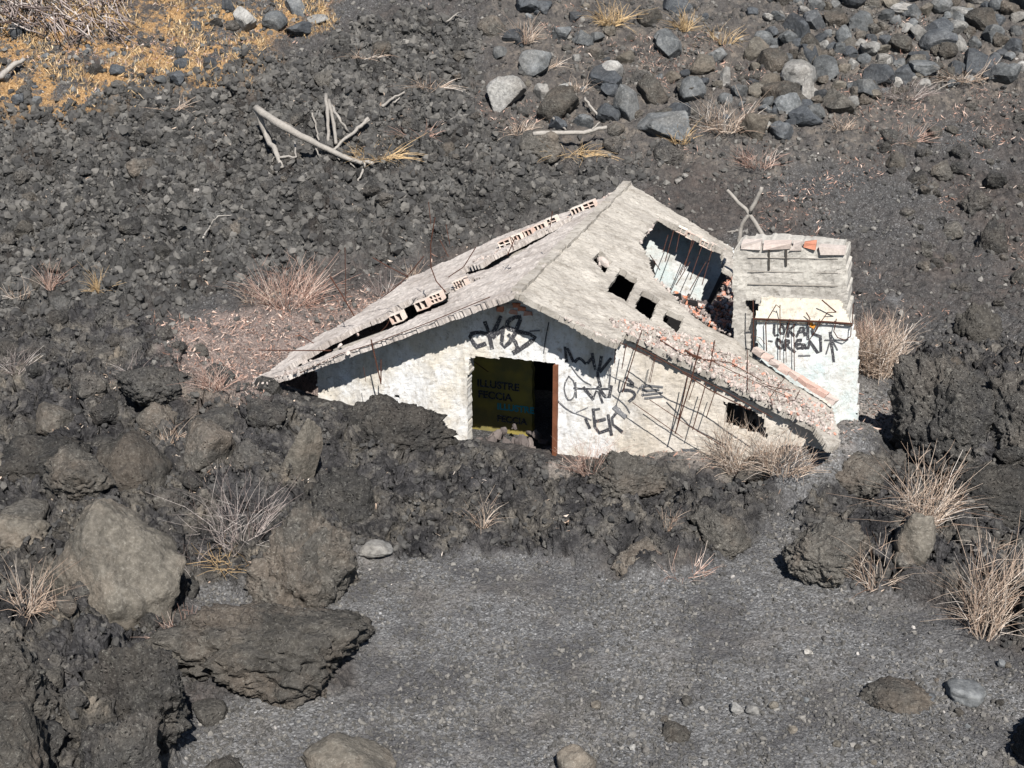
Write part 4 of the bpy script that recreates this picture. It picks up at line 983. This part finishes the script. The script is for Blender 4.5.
for pp, rp_ in ((Cc((105,0),(110,410)), .6), (Cc((205,180),(212,410)), .6), (Cc((320,40),(320,480)), .45), (Cc((430,190),(435,580)), .45), (Cc((205,180),(240,120),(290,38),(318,60)), .5), (Cc((600,260),(650,170),(700,100),(770,98)), .5), (Cc((655,0),(770,98)), .7), (Cc((890,205),(885,290),(840,322),(780,300),(750,250),(765,180),(770,150)), .55),
                (Cc((905,30),(898,210)), .5), (Cc((400,150),(380,220),(360,300)), .5), (Cc((530,100),(560,150),(545,200)), .6), (Cc((365,300),(370,500)), .35), (Cc((550,330),(600,250),(640,150)), .4), (Cc((100,290),(160,300),(200,350)), .3), (Cc((110,150),(250,155),(480,165),(700,175),(900,190)), .9)):
    bar(pp, OT, rv, rp_, tower)
OLs = P0 + nL * .04
for pp, rp_ in ((z5((840,-180),(820,-60),(805,40),(808,220),(850,330),(930,420)), .6), (z5((0,290),(90,430),(195,610)), .7), (z5((340,140),(480,220),(620,290)), .5), (z5((750,130),(620,290),(500,400),(400,470)), .5), (z5((120,60),(125,470)), .4), (z5((495,610),(450,690),(380,760)), .4), (z6((170,570),(240,610),(300,610)), .5), (z6((10,632),(150,634),(300,634)), .55), (z6((300,580),(300,640)), .4),
                (z6((720,590),(820,640),(930,720)), .5), (z6((95,0),(150,40),(230,60)), .01), (q8(500,180,((130,440),(60,600))), .5), (q8(500,180,((80,450),(110,560))), .4), (q8(500,180,((420,250),(400,380))), .45), (z6((880,220),(830,300),(770,340)), .5), (z6((690,40),(700,130)), .4), (z6((735,190),(770,260)), .4), (z6((760,130),(775,210)), .4)):
    if rp_ > .1: bar(pp, OLs, rv if pp[0][1] < 262 or abs(pp[0][0] - pp[-1][0]) < 12 else nL, rp_) if False else bar(pp, P0 + rv * (OH + 1.5 if pp[0][1] < 345 else .0), rv, rp_)
for pp, rp_ in ((z6((460,590),(485,700),(500,768)), .7), (z6((500,670),(500,760)), .6), (z6((430,700),(440,760)), .3), ([(300,373),(340,354),(372,344),(430,322),(490,297)], .45)):
    bar(pp, P0 - rv * .04, rv, rp_)
for pp in ([(676,222),(665,262)], [(681,226),(676,252)], [(694,234),(684,270)], [(698,232),(680,275)], [(703,243),(690,280)], [(712,250),(702,285)], [(668,235),(663,252)], [(690,262),(676,285)], [(706,262),(690,290)], [(650,255),(660,270)]):
    bar(pp, P0 - nR * .12, nR, .45)

# ------------------------------------------------------------------ dry plants
KR = np.random.default_rng(99)
def stems(P, specs, seed):
    """specs: list of (base xyz, tip xyz, sag, radius, tone) -> tapered three sided stems as arrays"""
    V, Fc, A = [], [], []; b = 0
    for p0_, p1_, sag, r_, tn in specs:
        n = 4; d = p1_ - p0_; L = np.linalg.norm(d) + 1e-6; t = d / L
        kk = KR.normal(size=3) * np.array([.32, .32, .18]) if KR.random() < .55 else np.zeros(3)
        x = np.cross(t, (0.1, 1, 0.1)); x /= np.linalg.norm(x) + 1e-9; y = np.cross(t, x)
        for i in range(n):
            f = i / (n - 1); c = p0_ + d * f + np.array([sag[0], sag[1], sag[2]]) * (f * f) * L
            rr_ = r_ * (1 - .7 * f)
            if i >= 2: c = c + kk * (f - .33) * L
            for k in range(3):
                q = 2.1 * k; V.append(c + rr_ * (x * math.cos(q) + y * math.sin(q)))
        for i in range(n - 1):
            for k in range(3): Fc.append((b + i * 3 + k, b + i * 3 + (k + 1) % 3, b + (i + 1) * 3 + (k + 1) % 3, b + (i + 1) * 3 + k))
        A += [tn] * (n * 3); b += n * 3
    return V, Fc, A
TN = 0
def tuft(name, u, v, wpx, hpx, n, mat, label, cat='dry grass', group=None, rpx=.45, spread=1.0, branch=0, droop=.15, lean=0, dense=0.0):
    global TN; TN += 1
    r0 = np.random.default_rng(900 + TN)
    b0 = march(u, v, H); k = px_scale(b0); Wm = wpx / k; Hm = hpx / k / .95; rad = rpx * .82 / k
    z0 = b0[2] - .03
    sp = []
    for i in range(int(n * (.7 if n > 60 else 1))):
        a = r0.random() * 6.28; rb = Wm * .16 * math.sqrt(r0.random()) + dense * Wm * .4 * math.sqrt(r0.random())
        bx = b0[0] + rb * math.cos(a); by = b0[1] + rb * math.sin(a)
        a2 = a + r0.normal() * .7; out = Wm * .5 * r0.random() ** .7 * spread
        h = Hm * (.25 + .75 * r0.random()) * (1 - .35 * (out / (Wm * .5 + 1e-6)) ** 2)
        tip = np.array([bx + out * math.cos(a2) + lean / k, by + out * math.sin(a2) * .7, z0 + h])
        ba = np.array([bx, by, z0]); tn = float(np.clip(r0.normal(.5, .25), 0, 1))
        sg = np.array([r0.normal() * .28, r0.normal() * .25, -droop * r0.random() * 2.4])
        sp.append((ba, tip, sg, rad * r0.uniform(.6, 1.2), tn))
        for j in range(branch):
            f = r0.uniform(.3, .8); p = ba + (tip - ba) * f; dd = (tip - ba) * (1 - f) + np.array([r0.normal(), r0.normal(), r0.normal() * .5]) * Hm * .16
            sp.append((p, p + dd, sg * .5, rad * .6, tn))
    V, Fc, A = stems(None, sp, 0)
    o = mesh_np(name, V, np.array(Fc), M[mat], None, False, {'tone': A}, (b0[0], b0[1], z0))
    tag(o, label, cat, group); return o
TUFTS = [
 ('dry_shrub', 238, 548, 95, 95, 46, 'greytwig', 'leafless pale grey shrub standing between the lava blocks in the left foreground', 'shrub', .55, 2),
 ('dry_plant', 192, 572, 40, 62, 9, 'greytwig', 'few tall bare stalks beside the large smooth boulder', 'plant', .5, 1),
 ('straw_tuft', 232, 560, 66, 26, 110, 'gold', 'low orange straw under the leafless grey shrub', 'dry grass', .5, 0),
 ('straw_tuft', 28, 610, 66, 66, 130, 'straw', 'thick brown straw clump at the left edge against the large smooth boulder', 'dry grass', .55, 0),
 ('straw_tuft', 56, 606, 40, 34, 40, 'straw', 'thin straw at the foot of the large smooth boulder, right of the thick clump', 'dry grass', .45, 0),
 ('straw_tuft', 180, 640, 62, 42, 70, 'pinktwig', 'pinkish stalks at the lower right corner of the large smooth boulder', 'dry grass', .45, 1),
 ('straw_tuft', 170, 442, 60, 34, 60, 'straw', 'brownish straw in the cleft above the rounded grey boulder', 'dry grass', .4, 0),
 ('straw_tuft', 924, 524, 80, 92, 200, 'straw', 'tall fanned straw tuft in front of the clinker mass', 'dry grass', .6, 1),
 ('straw_tuft', 874, 585, 66, 62, 90, 'straw', 'straw tuft in front of the smooth grey green boulder', 'dry grass', .55, 1),
 ('straw_tuft', 985, 632, 44, 112, 210, 'straw', 'tallest upright straw clump near the right edge', 'dry grass', .6, 1),
 ('straw_tuft', 1018, 602, 44, 76, 90, 'straw', 'straw clump cut off by the right edge', 'dry grass', .55, 1),
 ('straw_tuft', 684, 572, 56, 26, 70, 'pinktwig', 'small reddish straw patch at the toe of the lava bank', 'dry grass', .45, 0),
 ('dry_plant', 668, 528, 26, 34, 16, 'straw', 'small straw sprig growing on the lava bank right of centre', 'plant', .45, 1),
 ('dry_plant', 482, 526, 34, 42, 22, 'straw', 'small leafless plant on the lava bank left of centre', 'plant', .45, 1),
 ('straw_tuft', 590, 472, 60, 46, 150, 'pinktwig', 'tangled pinkish dry plants at the foot of the graffiti wall by the door', 'dry grass', .35, 1),
 ('straw_tuft', 625, 458, 55, 38, 70, 'pinktwig', 'thin pink twigs against the wall under the black graffiti', 'dry grass', .3, 1),
 ('straw_tuft', 745, 468, 66, 66, 420, 'straw', 'dense straw growing out of the wall opening at the low right end of the ruin', 'dry grass', .45, 1),
 ('straw_tuft', 785, 468, 60, 44, 230, 'straw', 'dense straw under the roof corner beside the wall opening', 'dry grass', .45, 1),
 ('dry_bush', 876, 372, 50, 70, 420, 'straw', 'orange brown dry bush standing behind the graffitied side block', 'bush', .5, 2),
 ('straw_tuft', 868, 340, 40, 30, 120, 'pinktwig', 'reddish dry growth at the top of the orange brown bush', 'dry grass', .45, 1),
 ('straw_tuft', 100, 292, 34, 38, 110, 'gold', 'golden straw tuft on the clinker slope at left', 'dry grass', .45, 0),
 ('straw_tuft', 20, 296, 30, 28, 60, 'straw', 'faded straw tuft at the left edge of the clinker slope', 'dry grass', .4, 0),
 ('straw_tuft', 50, 288, 30, 34, 50, 'pinktwig', 'pinkish tuft between the faded and the golden one on the clinker slope', 'dry grass', .4, 0),
 ('straw_tuft', 15, 372, 40, 42, 34, 'greytwig', 'pale grey stalks on the left edge above the black ash', 'dry grass', .45, 1),
 ('straw_tuft', 132, 378, 40, 32, 34, 'greytwig', 'thin pale stalks on the dark lava left of the pink rubble', 'dry grass', .45, 0),
 ('straw_tuft', 290, 302, 76, 48, 230, 'pinktwig', 'broad pinkish straw tuft on the upper edge of the pink rubble', 'dry grass', .45, 1),
 ('straw_tuft', 255, 300, 40, 28, 60, 'straw', 'low straw left of the broad pinkish tuft', 'dry grass', .4, 0),
 ('straw_tuft', 384, 296, 44, 34, 60, 'greytwig', 'pale straw behind the lower left roof', 'dry grass', .4, 0),
 ('straw_tuft', 414, 280, 34, 32, 60, 'straw', 'yellowish straw leaning over the left roof edge', 'dry grass', .4, 0),
 ('straw_tuft', 216, 388, 50, 30, 120, 'pinktwig', 'reddish twigs in front of the pink rubble beside the low roof corner', 'dry grass', .4, 1),
 ('straw_tuft', 376, 156, 66, 20, 170, 'gold', 'low golden grass lying right of the fallen dead tree', 'dry grass', .45, 0),
 ('straw_tuft', 432, 86, 50, 18, 110, 'straw', 'low pale grass in the middle of the clinker slope', 'dry grass', .4, 0),
 ('straw_tuft', 368, 56, 44, 18, 90, 'straw', 'small pale grass patch high on the clinker slope', 'dry grass', .4, 0),
 ('straw_tuft', 420, 135, 44, 18, 80, 'pinktwig', 'pinkish grass patch on the slope below the low pale grass', 'dry grass', .4, 0),
 ('straw_tuft', 173, 108, 34, 16, 70, 'straw', 'pale tuft where the orange grass gives way to clinker', 'dry grass', .4, 0),
 ('straw_tuft', 525, 42, 46, 32, 140, 'straw', 'leftmost pale tuft of the upper middle slope', 'dry grass', .45, 0),
 ('straw_tuft', 611, 24, 60, 34, 180, 'gold', 'wide golden tuft on the top edge above the ash chute', 'dry grass', .45, 0),
 ('straw_tuft', 684, 30, 36, 30, 130, 'gold', 'golden tuft right of the wide one near the top edge', 'dry grass', .45, 0),
 ('straw_tuft', 722, 42, 36, 24, 110, 'gold', 'golden tuft beside the pale blocks left of the rock pile', 'dry grass', .45, 0),
 ('straw_tuft', 548, 66, 28, 18, 60, 'straw', 'small brown tuft left of the white triangular stone', 'dry grass', .4, 0),
 ('straw_tuft', 578, 90, 26, 24, 70, 'straw', 'small tuft left of the pale and dark leaning blocks', 'dry grass', .4, 0),
 ('straw_tuft', 520, 132, 34, 22, 90, 'straw', 'pale tuft below the lone pale boulder', 'dry grass', .4, 0),
 ('straw_tuft', 572, 152, 70, 22, 200, 'gold', 'golden grass spread under the lying dead branch', 'dry grass', .45, 0),
 ('straw_tuft', 682, 142, 26, 26, 100, 'gold', 'golden grass right of the tilted blue grey slab', 'dry grass', .45, 0),
 ('straw_tuft', 726, 128, 68, 44, 320, 'straw', 'largest straw tuft hanging over the rocks left of the rock pile', 'dry grass', .45, 0),
 ('straw_tuft', 758, 166, 44, 24, 110, 'pinktwig', 'reddish tuft under the brown grass hung boulder', 'dry grass', .4, 1),
 ('straw_tuft', 962, 78, 66, 24, 260, 'straw', 'long pale grass strip along the foot of the pile at right', 'dry grass', .45, 0),
 ('straw_tuft', 905, 96, 50, 18, 120, 'greytwig', 'bleached grass left of the long pale strip', 'dry grass', .4, 1),
 ('straw_tuft', 842, 128, 28, 24, 100, 'straw', 'small pale tuft just under the lowest corner of the rock pile', 'dry grass', .45, 0),
 ('straw_tuft', 905, 140, 50, 18, 60, 'pinktwig', 'thin pinkish growth on the dark slope below the pile', 'dry grass', .35, 1),
 ('straw_tuft', 990, 545, 46, 22, 30, 'straw', 'low straw beside the wide lava block at right', 'dry grass', .4, 0),
]
for nm, u, v, wp_, hp__, n, mt, lb, ct_, rp_, br in TUFTS:
    tuft(nm, u, v, wp_, hp__, n, mt, lb, ct_, None, rp_, 1.0, br, .25 if mt in ('straw', 'gold') else .08, 0, .5 if hp__ < 30 or n > 200 else 0)

# dry litter and grass, uncountable
def litter(name, n, sel, L, up, mat, seed, y0, y1, rad, label, cat='litter'):
    r0 = np.random.default_rng(seed)
    yy_ = y0 + (y1 - y0) * np.sqrt(r0.random(n * 8)); xx_ = (r0.random(n * 8) - .5) * 2 * (yy_ * .40 + .8)
    k = r0.random(n * 8) < sel(zones(xx_, yy_), xx_, yy_); s_, t_ = foot(xx_, yy_); k &= sdist(FOOTP, s_, t_) < -.05
    xx_ = xx_[k][:n]; yy_ = yy_[k][:n]; m = len(xx_); zz_ = H(xx_, yy_)
    Ln = L[0] * (L[1] / L[0]) ** r0.random(m); a = r0.random(m) * 6.28; e = np.abs(r0.normal(up, .35, m)); e = np.clip(e, .02, 1.5)
    d = np.stack([np.cos(a) * np.cos(e), np.sin(a) * np.cos(e), np.sin(e)], 1) * Ln[:, None]
    b = np.stack([xx_, yy_, zz_ - .005], 1); sx = np.stack([-np.sin(a), np.cos(a), 0 * a], 1) * rad; uz = np.array([0, 0, rad])
    V = np.stack([b - sx, b + sx, b + uz * 1.6, b + d * .6 - sx * .7 + r0.normal(size=(m, 3)) * .012, b + d * .6 + sx * .7 + uz, b + d], 1)
    Fc = np.array([[0, 1, 4, 3], [1, 2, 4, 4], [2, 0, 3, 4]])
    tri = np.array([[0, 1, 4], [0, 4, 3], [1, 2, 4], [2, 0, 3], [2, 3, 4], [3, 4, 5]])
    Fa = (tri[None] + (np.arange(m) * 6)[:, None, None]).reshape(-1, 3)
    o = mesh_np(name, V.reshape(-1, 3), Fa, M[mat], None, False, {'tone': np.repeat(np.clip(r0.normal(.5, .25, m), 0, 1), 6)})
    tag(o, label, cat, None, 'stuff')
litter('orange_grass', 42000, lambda Z, x, y: Z['orange'] * smooth(-.12, .18, fbm2(x * .9, y * .9, 4, 71)), (.08, .26), .9, 'gold', 51, 33, 48, .006, 'golden orange dry grass covering the upper left slope', 'grass')
litter('dry_litter', 9000, lambda Z, x, y: Z['pink'] * .9 + Z['yard'] * .9, (.03, .16), .4, 'pinktwig', 52, 19, 30, .0045, 'pinkish dry twigs lying over the pale rubble round the ruin')
litter('dry_litter', 20000, lambda Z, x, y: (1 - Z['aa']) * (1 - Z['gravel']) * (1 - Z['lava']) * smooth(.0, .35, fbm2(x * .45, y * .45, 4, 73)) * .9, (.04, .20), .5, 'pinktwig', 53, 24, 46, .005, 'sparse faded twigs and litter on the upper slopes')
litter('dry_litter', 5000, lambda Z, x, y: Z['aa'] * smooth(.1, .4, fbm2(x * .5, y * .5, 4, 74)), (.04, .18), .6, 'straw', 54, 24, 46, .005, 'thin faded grass between the clinker')
litter('dry_litter', 1500, lambda Z, x, y: Z['lava'] * smooth(.1, .4, fbm2(x * .8, y * .8, 4, 75)), (.03, .12), .4, 'straw', 55, 13, 24, .003, 'scattered straw bits on the foreground lava')

# ------------------------------------------------------------------ dead wood
def wood(name, lims, label, cat, mat='deadwood'):
    """lims: list of (list of (u, v, height above ground), r0 px, r1 px)"""
    first = march(lims[0][0][0][0], lims[0][0][0][1], H, lims[0][0][0][2]); root = None
    mb = MB()
    for pts, ra, rb in lims:
        P = [march(u, v, H, h + .07) for u, v, h in pts]; Q = [P[0]]
        for a, b in zip(P[:-1], P[1:]):
            for f in (.25, .5, .75, 1.0):
                Q.append(a + (b - a) * f + (rng.normal(size=3) * .012 if f < 1 else 0))
        k = px_scale(P[0]); m = len(Q)
        mb.tube(Q, [(ra + (rb - ra) * i / (m - 1)) / k * random.uniform(.85, 1.12) for i in range(m)], 8, random.uniform(.45, .8))
    o = mb.build(name, M[mat], None, (first[0], first[1], first[2] - lims[0][0][0][2]), True); tag(o, label, cat); return o
zz = lambda x, y, h: (256 + x / 4, y / 4, h)
wood('dead_tree', [([zz(0,432,.75), zz(110,505,.6), zz(250,580,.35), zz(380,640,.16), zz(470,655,.06)], 4.4, 1.8),
 ([zz(0,435,.75), zz(40,540,.35), zz(80,610,.15), zz(105,672,.02)], 3.4, 2.2), ([zz(95,630,.12), zz(160,628,.2), zz(155,560,.3)], 1.3, .8), ([zz(80,620,.1), zz(60,650,.02)], 1.2, .6),
 ([zz(280,378,.75), zz(288,480,.4), zz(292,580,.1)], 2.0, 1.6), ([zz(290,400,.7), zz(312,500,.35), zz(320,575,.1)], 2.0, 1.5), ([zz(300,420,.65), zz(335,475,.4), zz(372,528,.15)], 1.7, 1.0),
 ([zz(225,450,.5), zz(240,510,.3), zz(252,560,.1)], 1.1, .8), ([zz(450,472,.3), zz(420,505,.25), zz(370,545,.2), zz(310,600,.15)], 2.0, 1.5), ([zz(430,500,.25), zz(455,480,.3)], 1.2, .6),
 ([zz(280,590,.2), zz(335,640,.05)], 1.3, .7), ([zz(435,650,.1), zz(425,690,.04), zz(408,725,.0)], 1.6, .8), ([zz(240,585,.3), zz(250,625,.1)], 1.0, .6), ([zz(370,640,.12), zz(395,670,.03)], 1.0, .6)],
 'bleached fallen dead tree with upright broken limbs on the clinker slope', 'dead tree')
wood('dead_branch', [([zz(505,425,.08), zz(545,395,.12), zz(595,368,.15)], 1.5, .9), ([zz(550,410,.08), zz(575,390,.12)], .9, .5)], 'short bleached branch right of the fallen dead tree', 'branch')
wood('fallen_log', [([(-6,81,.15), (8,70,.15), (24,59,.2)], 3.2, 2.2)], 'grey log cut off by the left edge below the brush pile', 'log')
wood('dead_branch', [([(533,134,.42), (565,133,.42), (590,131,.42), (607,127,.45)], 2.6, 1.8), ([(560,132,.4), (545,139,.2)], 1.2, .7), ([(592,130,.42), (600,122,.5)], 1.2, .6)], 'long pale branch lying among the rocks on the upper slope', 'branch')
wood('dead_branch', [([(585,98,.15), (592,108,.12), (600,118,.06)], 1.6, 1.0)], 'short stick leaning under the dark blue block', 'branch')
wood('dead_branch', [([(553,118,.2), (558,123,.15), (566,130,.1)], 1.5, 1.0)], 'short stick standing above the left end of the long pale branch', 'branch')
wood('dead_branch', [([(446,22,.1), (455,15,.15), (462,11,.2)], 1.0, .5), ([(455,15,.15), (466,20,.05)], .8, .4)], 'tiny forked branch high on the clinker slope', 'branch')
wood('dead_branch', [([(203,238,.06), (210,226,.12), (218,216,.15), (232,215,.12)], 1.0, .5)], 'thin hooked branch on the lower clinker slope', 'branch')
# forked branch sticking up behind the side block
BB = P0 + rv * 4.3; fb = MB()
bp = lambda u, v: on_plane(u, v, BB, rv)
def fbt(pts, a, b):
    P = [bp(*p) for p in pts]; Q = [P[0]]
    for x0, x1 in zip(P[:-1], P[1:]):
        for f in (.33, .66, 1): Q.append(x0 + (x1 - x0) * f + rng.normal(size=3) * .006)
    k = px_scale(BB); fb.tube(Q, [(a + (b - a) * i / (len(Q) - 1)) / k for i in range(len(Q))], 8, .6)
fbt([(727,190),(738,202),(749,213),(758,228),(770,250),(775,330)], 1.6, 2.6); fbt([(762,187),(757,198),(750,213)], 1.8, 2.2); fbt([(750,213),(742,224),(739,240),(740,256),(742,330)], 1.8, 2.6); fbt([(727,232),(735,231),(741,230)], .8, 1.2); fbt([(752,217),(757,226)], .8, .5)
bpp = bp(760, 260); o = fb.build('dead_branch', M['deadwood'], None, (bpp[0], bpp[1], .8), True); tag(o, 'forked bleached branch sticking up behind the graffitied side block', 'branch')
# brush pile
mb = MB(); r0 = np.random.default_rng(5)
for i in range(330):
    u0 = r0.uniform(-25, 120); v0 = r0.uniform(-25, 28); h0 = r0.uniform(.1, 1.0)
    a = r0.normal(.9, .5) if r0.random() < .7 else r0.uniform(0, 6.28); L_ = r0.uniform(14, 48); u1 = u0 + L_ * math.cos(a); v1 = v0 + L_ * math.sin(a) * .8
    if v1 > 48 - max(0, 60 - u1) * .45: v1 = 48 - max(0, 60 - u1) * .45 - r0.uniform(0, 8)
    P = [march(u0, v0, Hs, h0), march((u0 + u1) / 2 + r0.normal() * 2, (v0 + v1) / 2 + r0.normal() * 2, Hs, h0 * .6 + .1), march(u1, v1, Hs, .05)]
    k = px_scale(P[0]); q = r0.uniform(.25, 1.0); mb.tube(P, [q / k, q * .8 / k, q * .4 / k], 4, float(np.clip(r0.normal(.45, .25), 0, 1)))
pb = march(50, 40, Hs); o = mb.build('brush_pile', M['greytwig'], None, tuple(pb)); tag(o, 'tangled pile of grey dead branches in the top left corner', 'brush pile')

# ------------------------------------------------------------------ each scattered rock says where it lies
MARK = [(506,95,'the lone pale boulder'),(604,86,'the dark leaning block'),(582,42,'the flat slab near the top'),(668,50,'the boulder under the top gap'),(661,128,'the tilted blue grey slab'),(626,105,'the upright grey green block'),(540,149,'the brown rock by the dead branch'),(558,112,'the brown boulder'),(692,92,'the flat faced grey block'),
 (800,36,'the dark upright block'),(938,45,'the largest dark block'),(922,74,'the blue slab under the dark one'),(866,97,'the slab at the pile foot'),(825,70,'the round shouldered block'),(843,36,'the pointed grey block'),(782,97,'the wide brown block'),(805,123,'the dark split block'),(901,13,'the white rock atop the pile'),(961,17,'the whitish rock at top right'),(993,39,'the split slab at the pile end'),(754,131,'the grass hung boulder'),
 (245,20,'the pale block in the grass'),(275,24,'the blue slab in the grass'),(18,29,'the rock by the brush pile'),(8,70,'the grey log'),(212,64,'the dark rock above the grass corner'),(978,322,'the reddish clinker mound'),(990,235,'the pale specked clinker lump'),(975,202,'the holed black lump'),(895,162,'the lone brown stone'),
 (725,108,'the largest straw tuft'),(611,10,'the wide golden tuft'),(684,18,'the golden tuft near the top'),(722,32,'the golden tuft by the pile'),(525,28,'the leftmost pale tuft'),(962,66,'the pale grass strip'),(842,118,'the tuft under the pile corner'),(310,130,'the fallen dead tree'),(376,148,'the grass by the dead tree'),(432,78,'the low pale grass'),(368,46,'the high pale grass patch'),
 (100,274,'the golden clinker slope tuft'),(20,284,'the faded left edge tuft'),(290,280,'the broad pinkish tuft'),(218,225,'the hooked branch'),(628,184,'the roof peak'),(512,238,'the rear roof edge'),(173,104,'the pale tuft below the grass'),(410,265,'the straw at the roof edge'),(132,362,'the thin pale stalks'),(15,352,'the pale stalks on the edge'),
 (120,575,'the large smooth boulder'),(260,655,'the long low boulder'),(300,555,'the squarish boulder'),(132,467,'the rounded grey boulder'),(82,497,'the low dark block'),(211,452,'the reddish brown rock'),(300,452,'the tilted slab'),(394,425,'the dome by the wall'),(240,500,'the grey shrub'),(30,585,'the thick straw clump'),(170,430,'the brown cleft straw'),(5,470,'the brown edge rock'),(20,545,'the grey lichen rock'),(510,440,'the doorway'),(482,505,'the leafless bank plant'),(376,555,'the flat beige stone'),(638,555,'the low toe rock'),(625,473,'the olive block below the wall'),(720,540,'the rusty bank end block'),(668,515,'the straw sprig'),(590,455,'the tangled pink plants'),
 (924,485,'the fanned straw tuft'),(874,560,'the straw before the grey green boulder'),(985,590,'the tallest straw'),(950,420,'the clinker mass'),(828,560,'the hollowed brown boulder'),(985,495,'the wide lava block'),(45,700,'the huge corner lava mass'),(130,690,'the lava mass with black gap'),(876,335,'the orange brown bush'),(340,765,'the bottom edge boulder')]
COL = dict(bluegrey='blue grey', palerock='pale', boulder='grey brown', darkrock='near black', lavabrown='brownish', lava='black lava')
seen = set(); SCAT.sort(key=lambda q: -q[3])
for o, u, v, s_, mt, nm in SCAT:
    size = 'large' if s_ > 34 else 'middling' if s_ > 20 else 'small' if s_ > 13 else 'tiny'
    nn = sorted(MARK, key=lambda m: math.hypot(m[0] - u, m[1] - v)); done = False
    noun = 'rock' if nm == 'rock' else 'block'
    for m in nn[:5]:
        dx, dy_ = u - m[0], v - m[1]; d = math.hypot(dx, dy_)
        rel = ('right of' if dx > 0 else 'left of') if abs(dx) > 2.2 * abs(dy_) else (('above' if dy_ < 0 else 'below') if abs(dy_) > 2.2 * abs(dx) else ('above' if dy_ < 0 else 'below') + (' right of' if dx > 0 else ' left of'))
        how = 'just' if d < 28 else "somewhat" if d < 60 else "well" if d < 110 else 'far'
        lb = f"{size} {COL[mt]} {noun} {how} {rel} {m[2]}"
        if lb not in seen: seen.add(lb); done = True; break
    if done: o['label'] = lb
print('SCRIPT END')
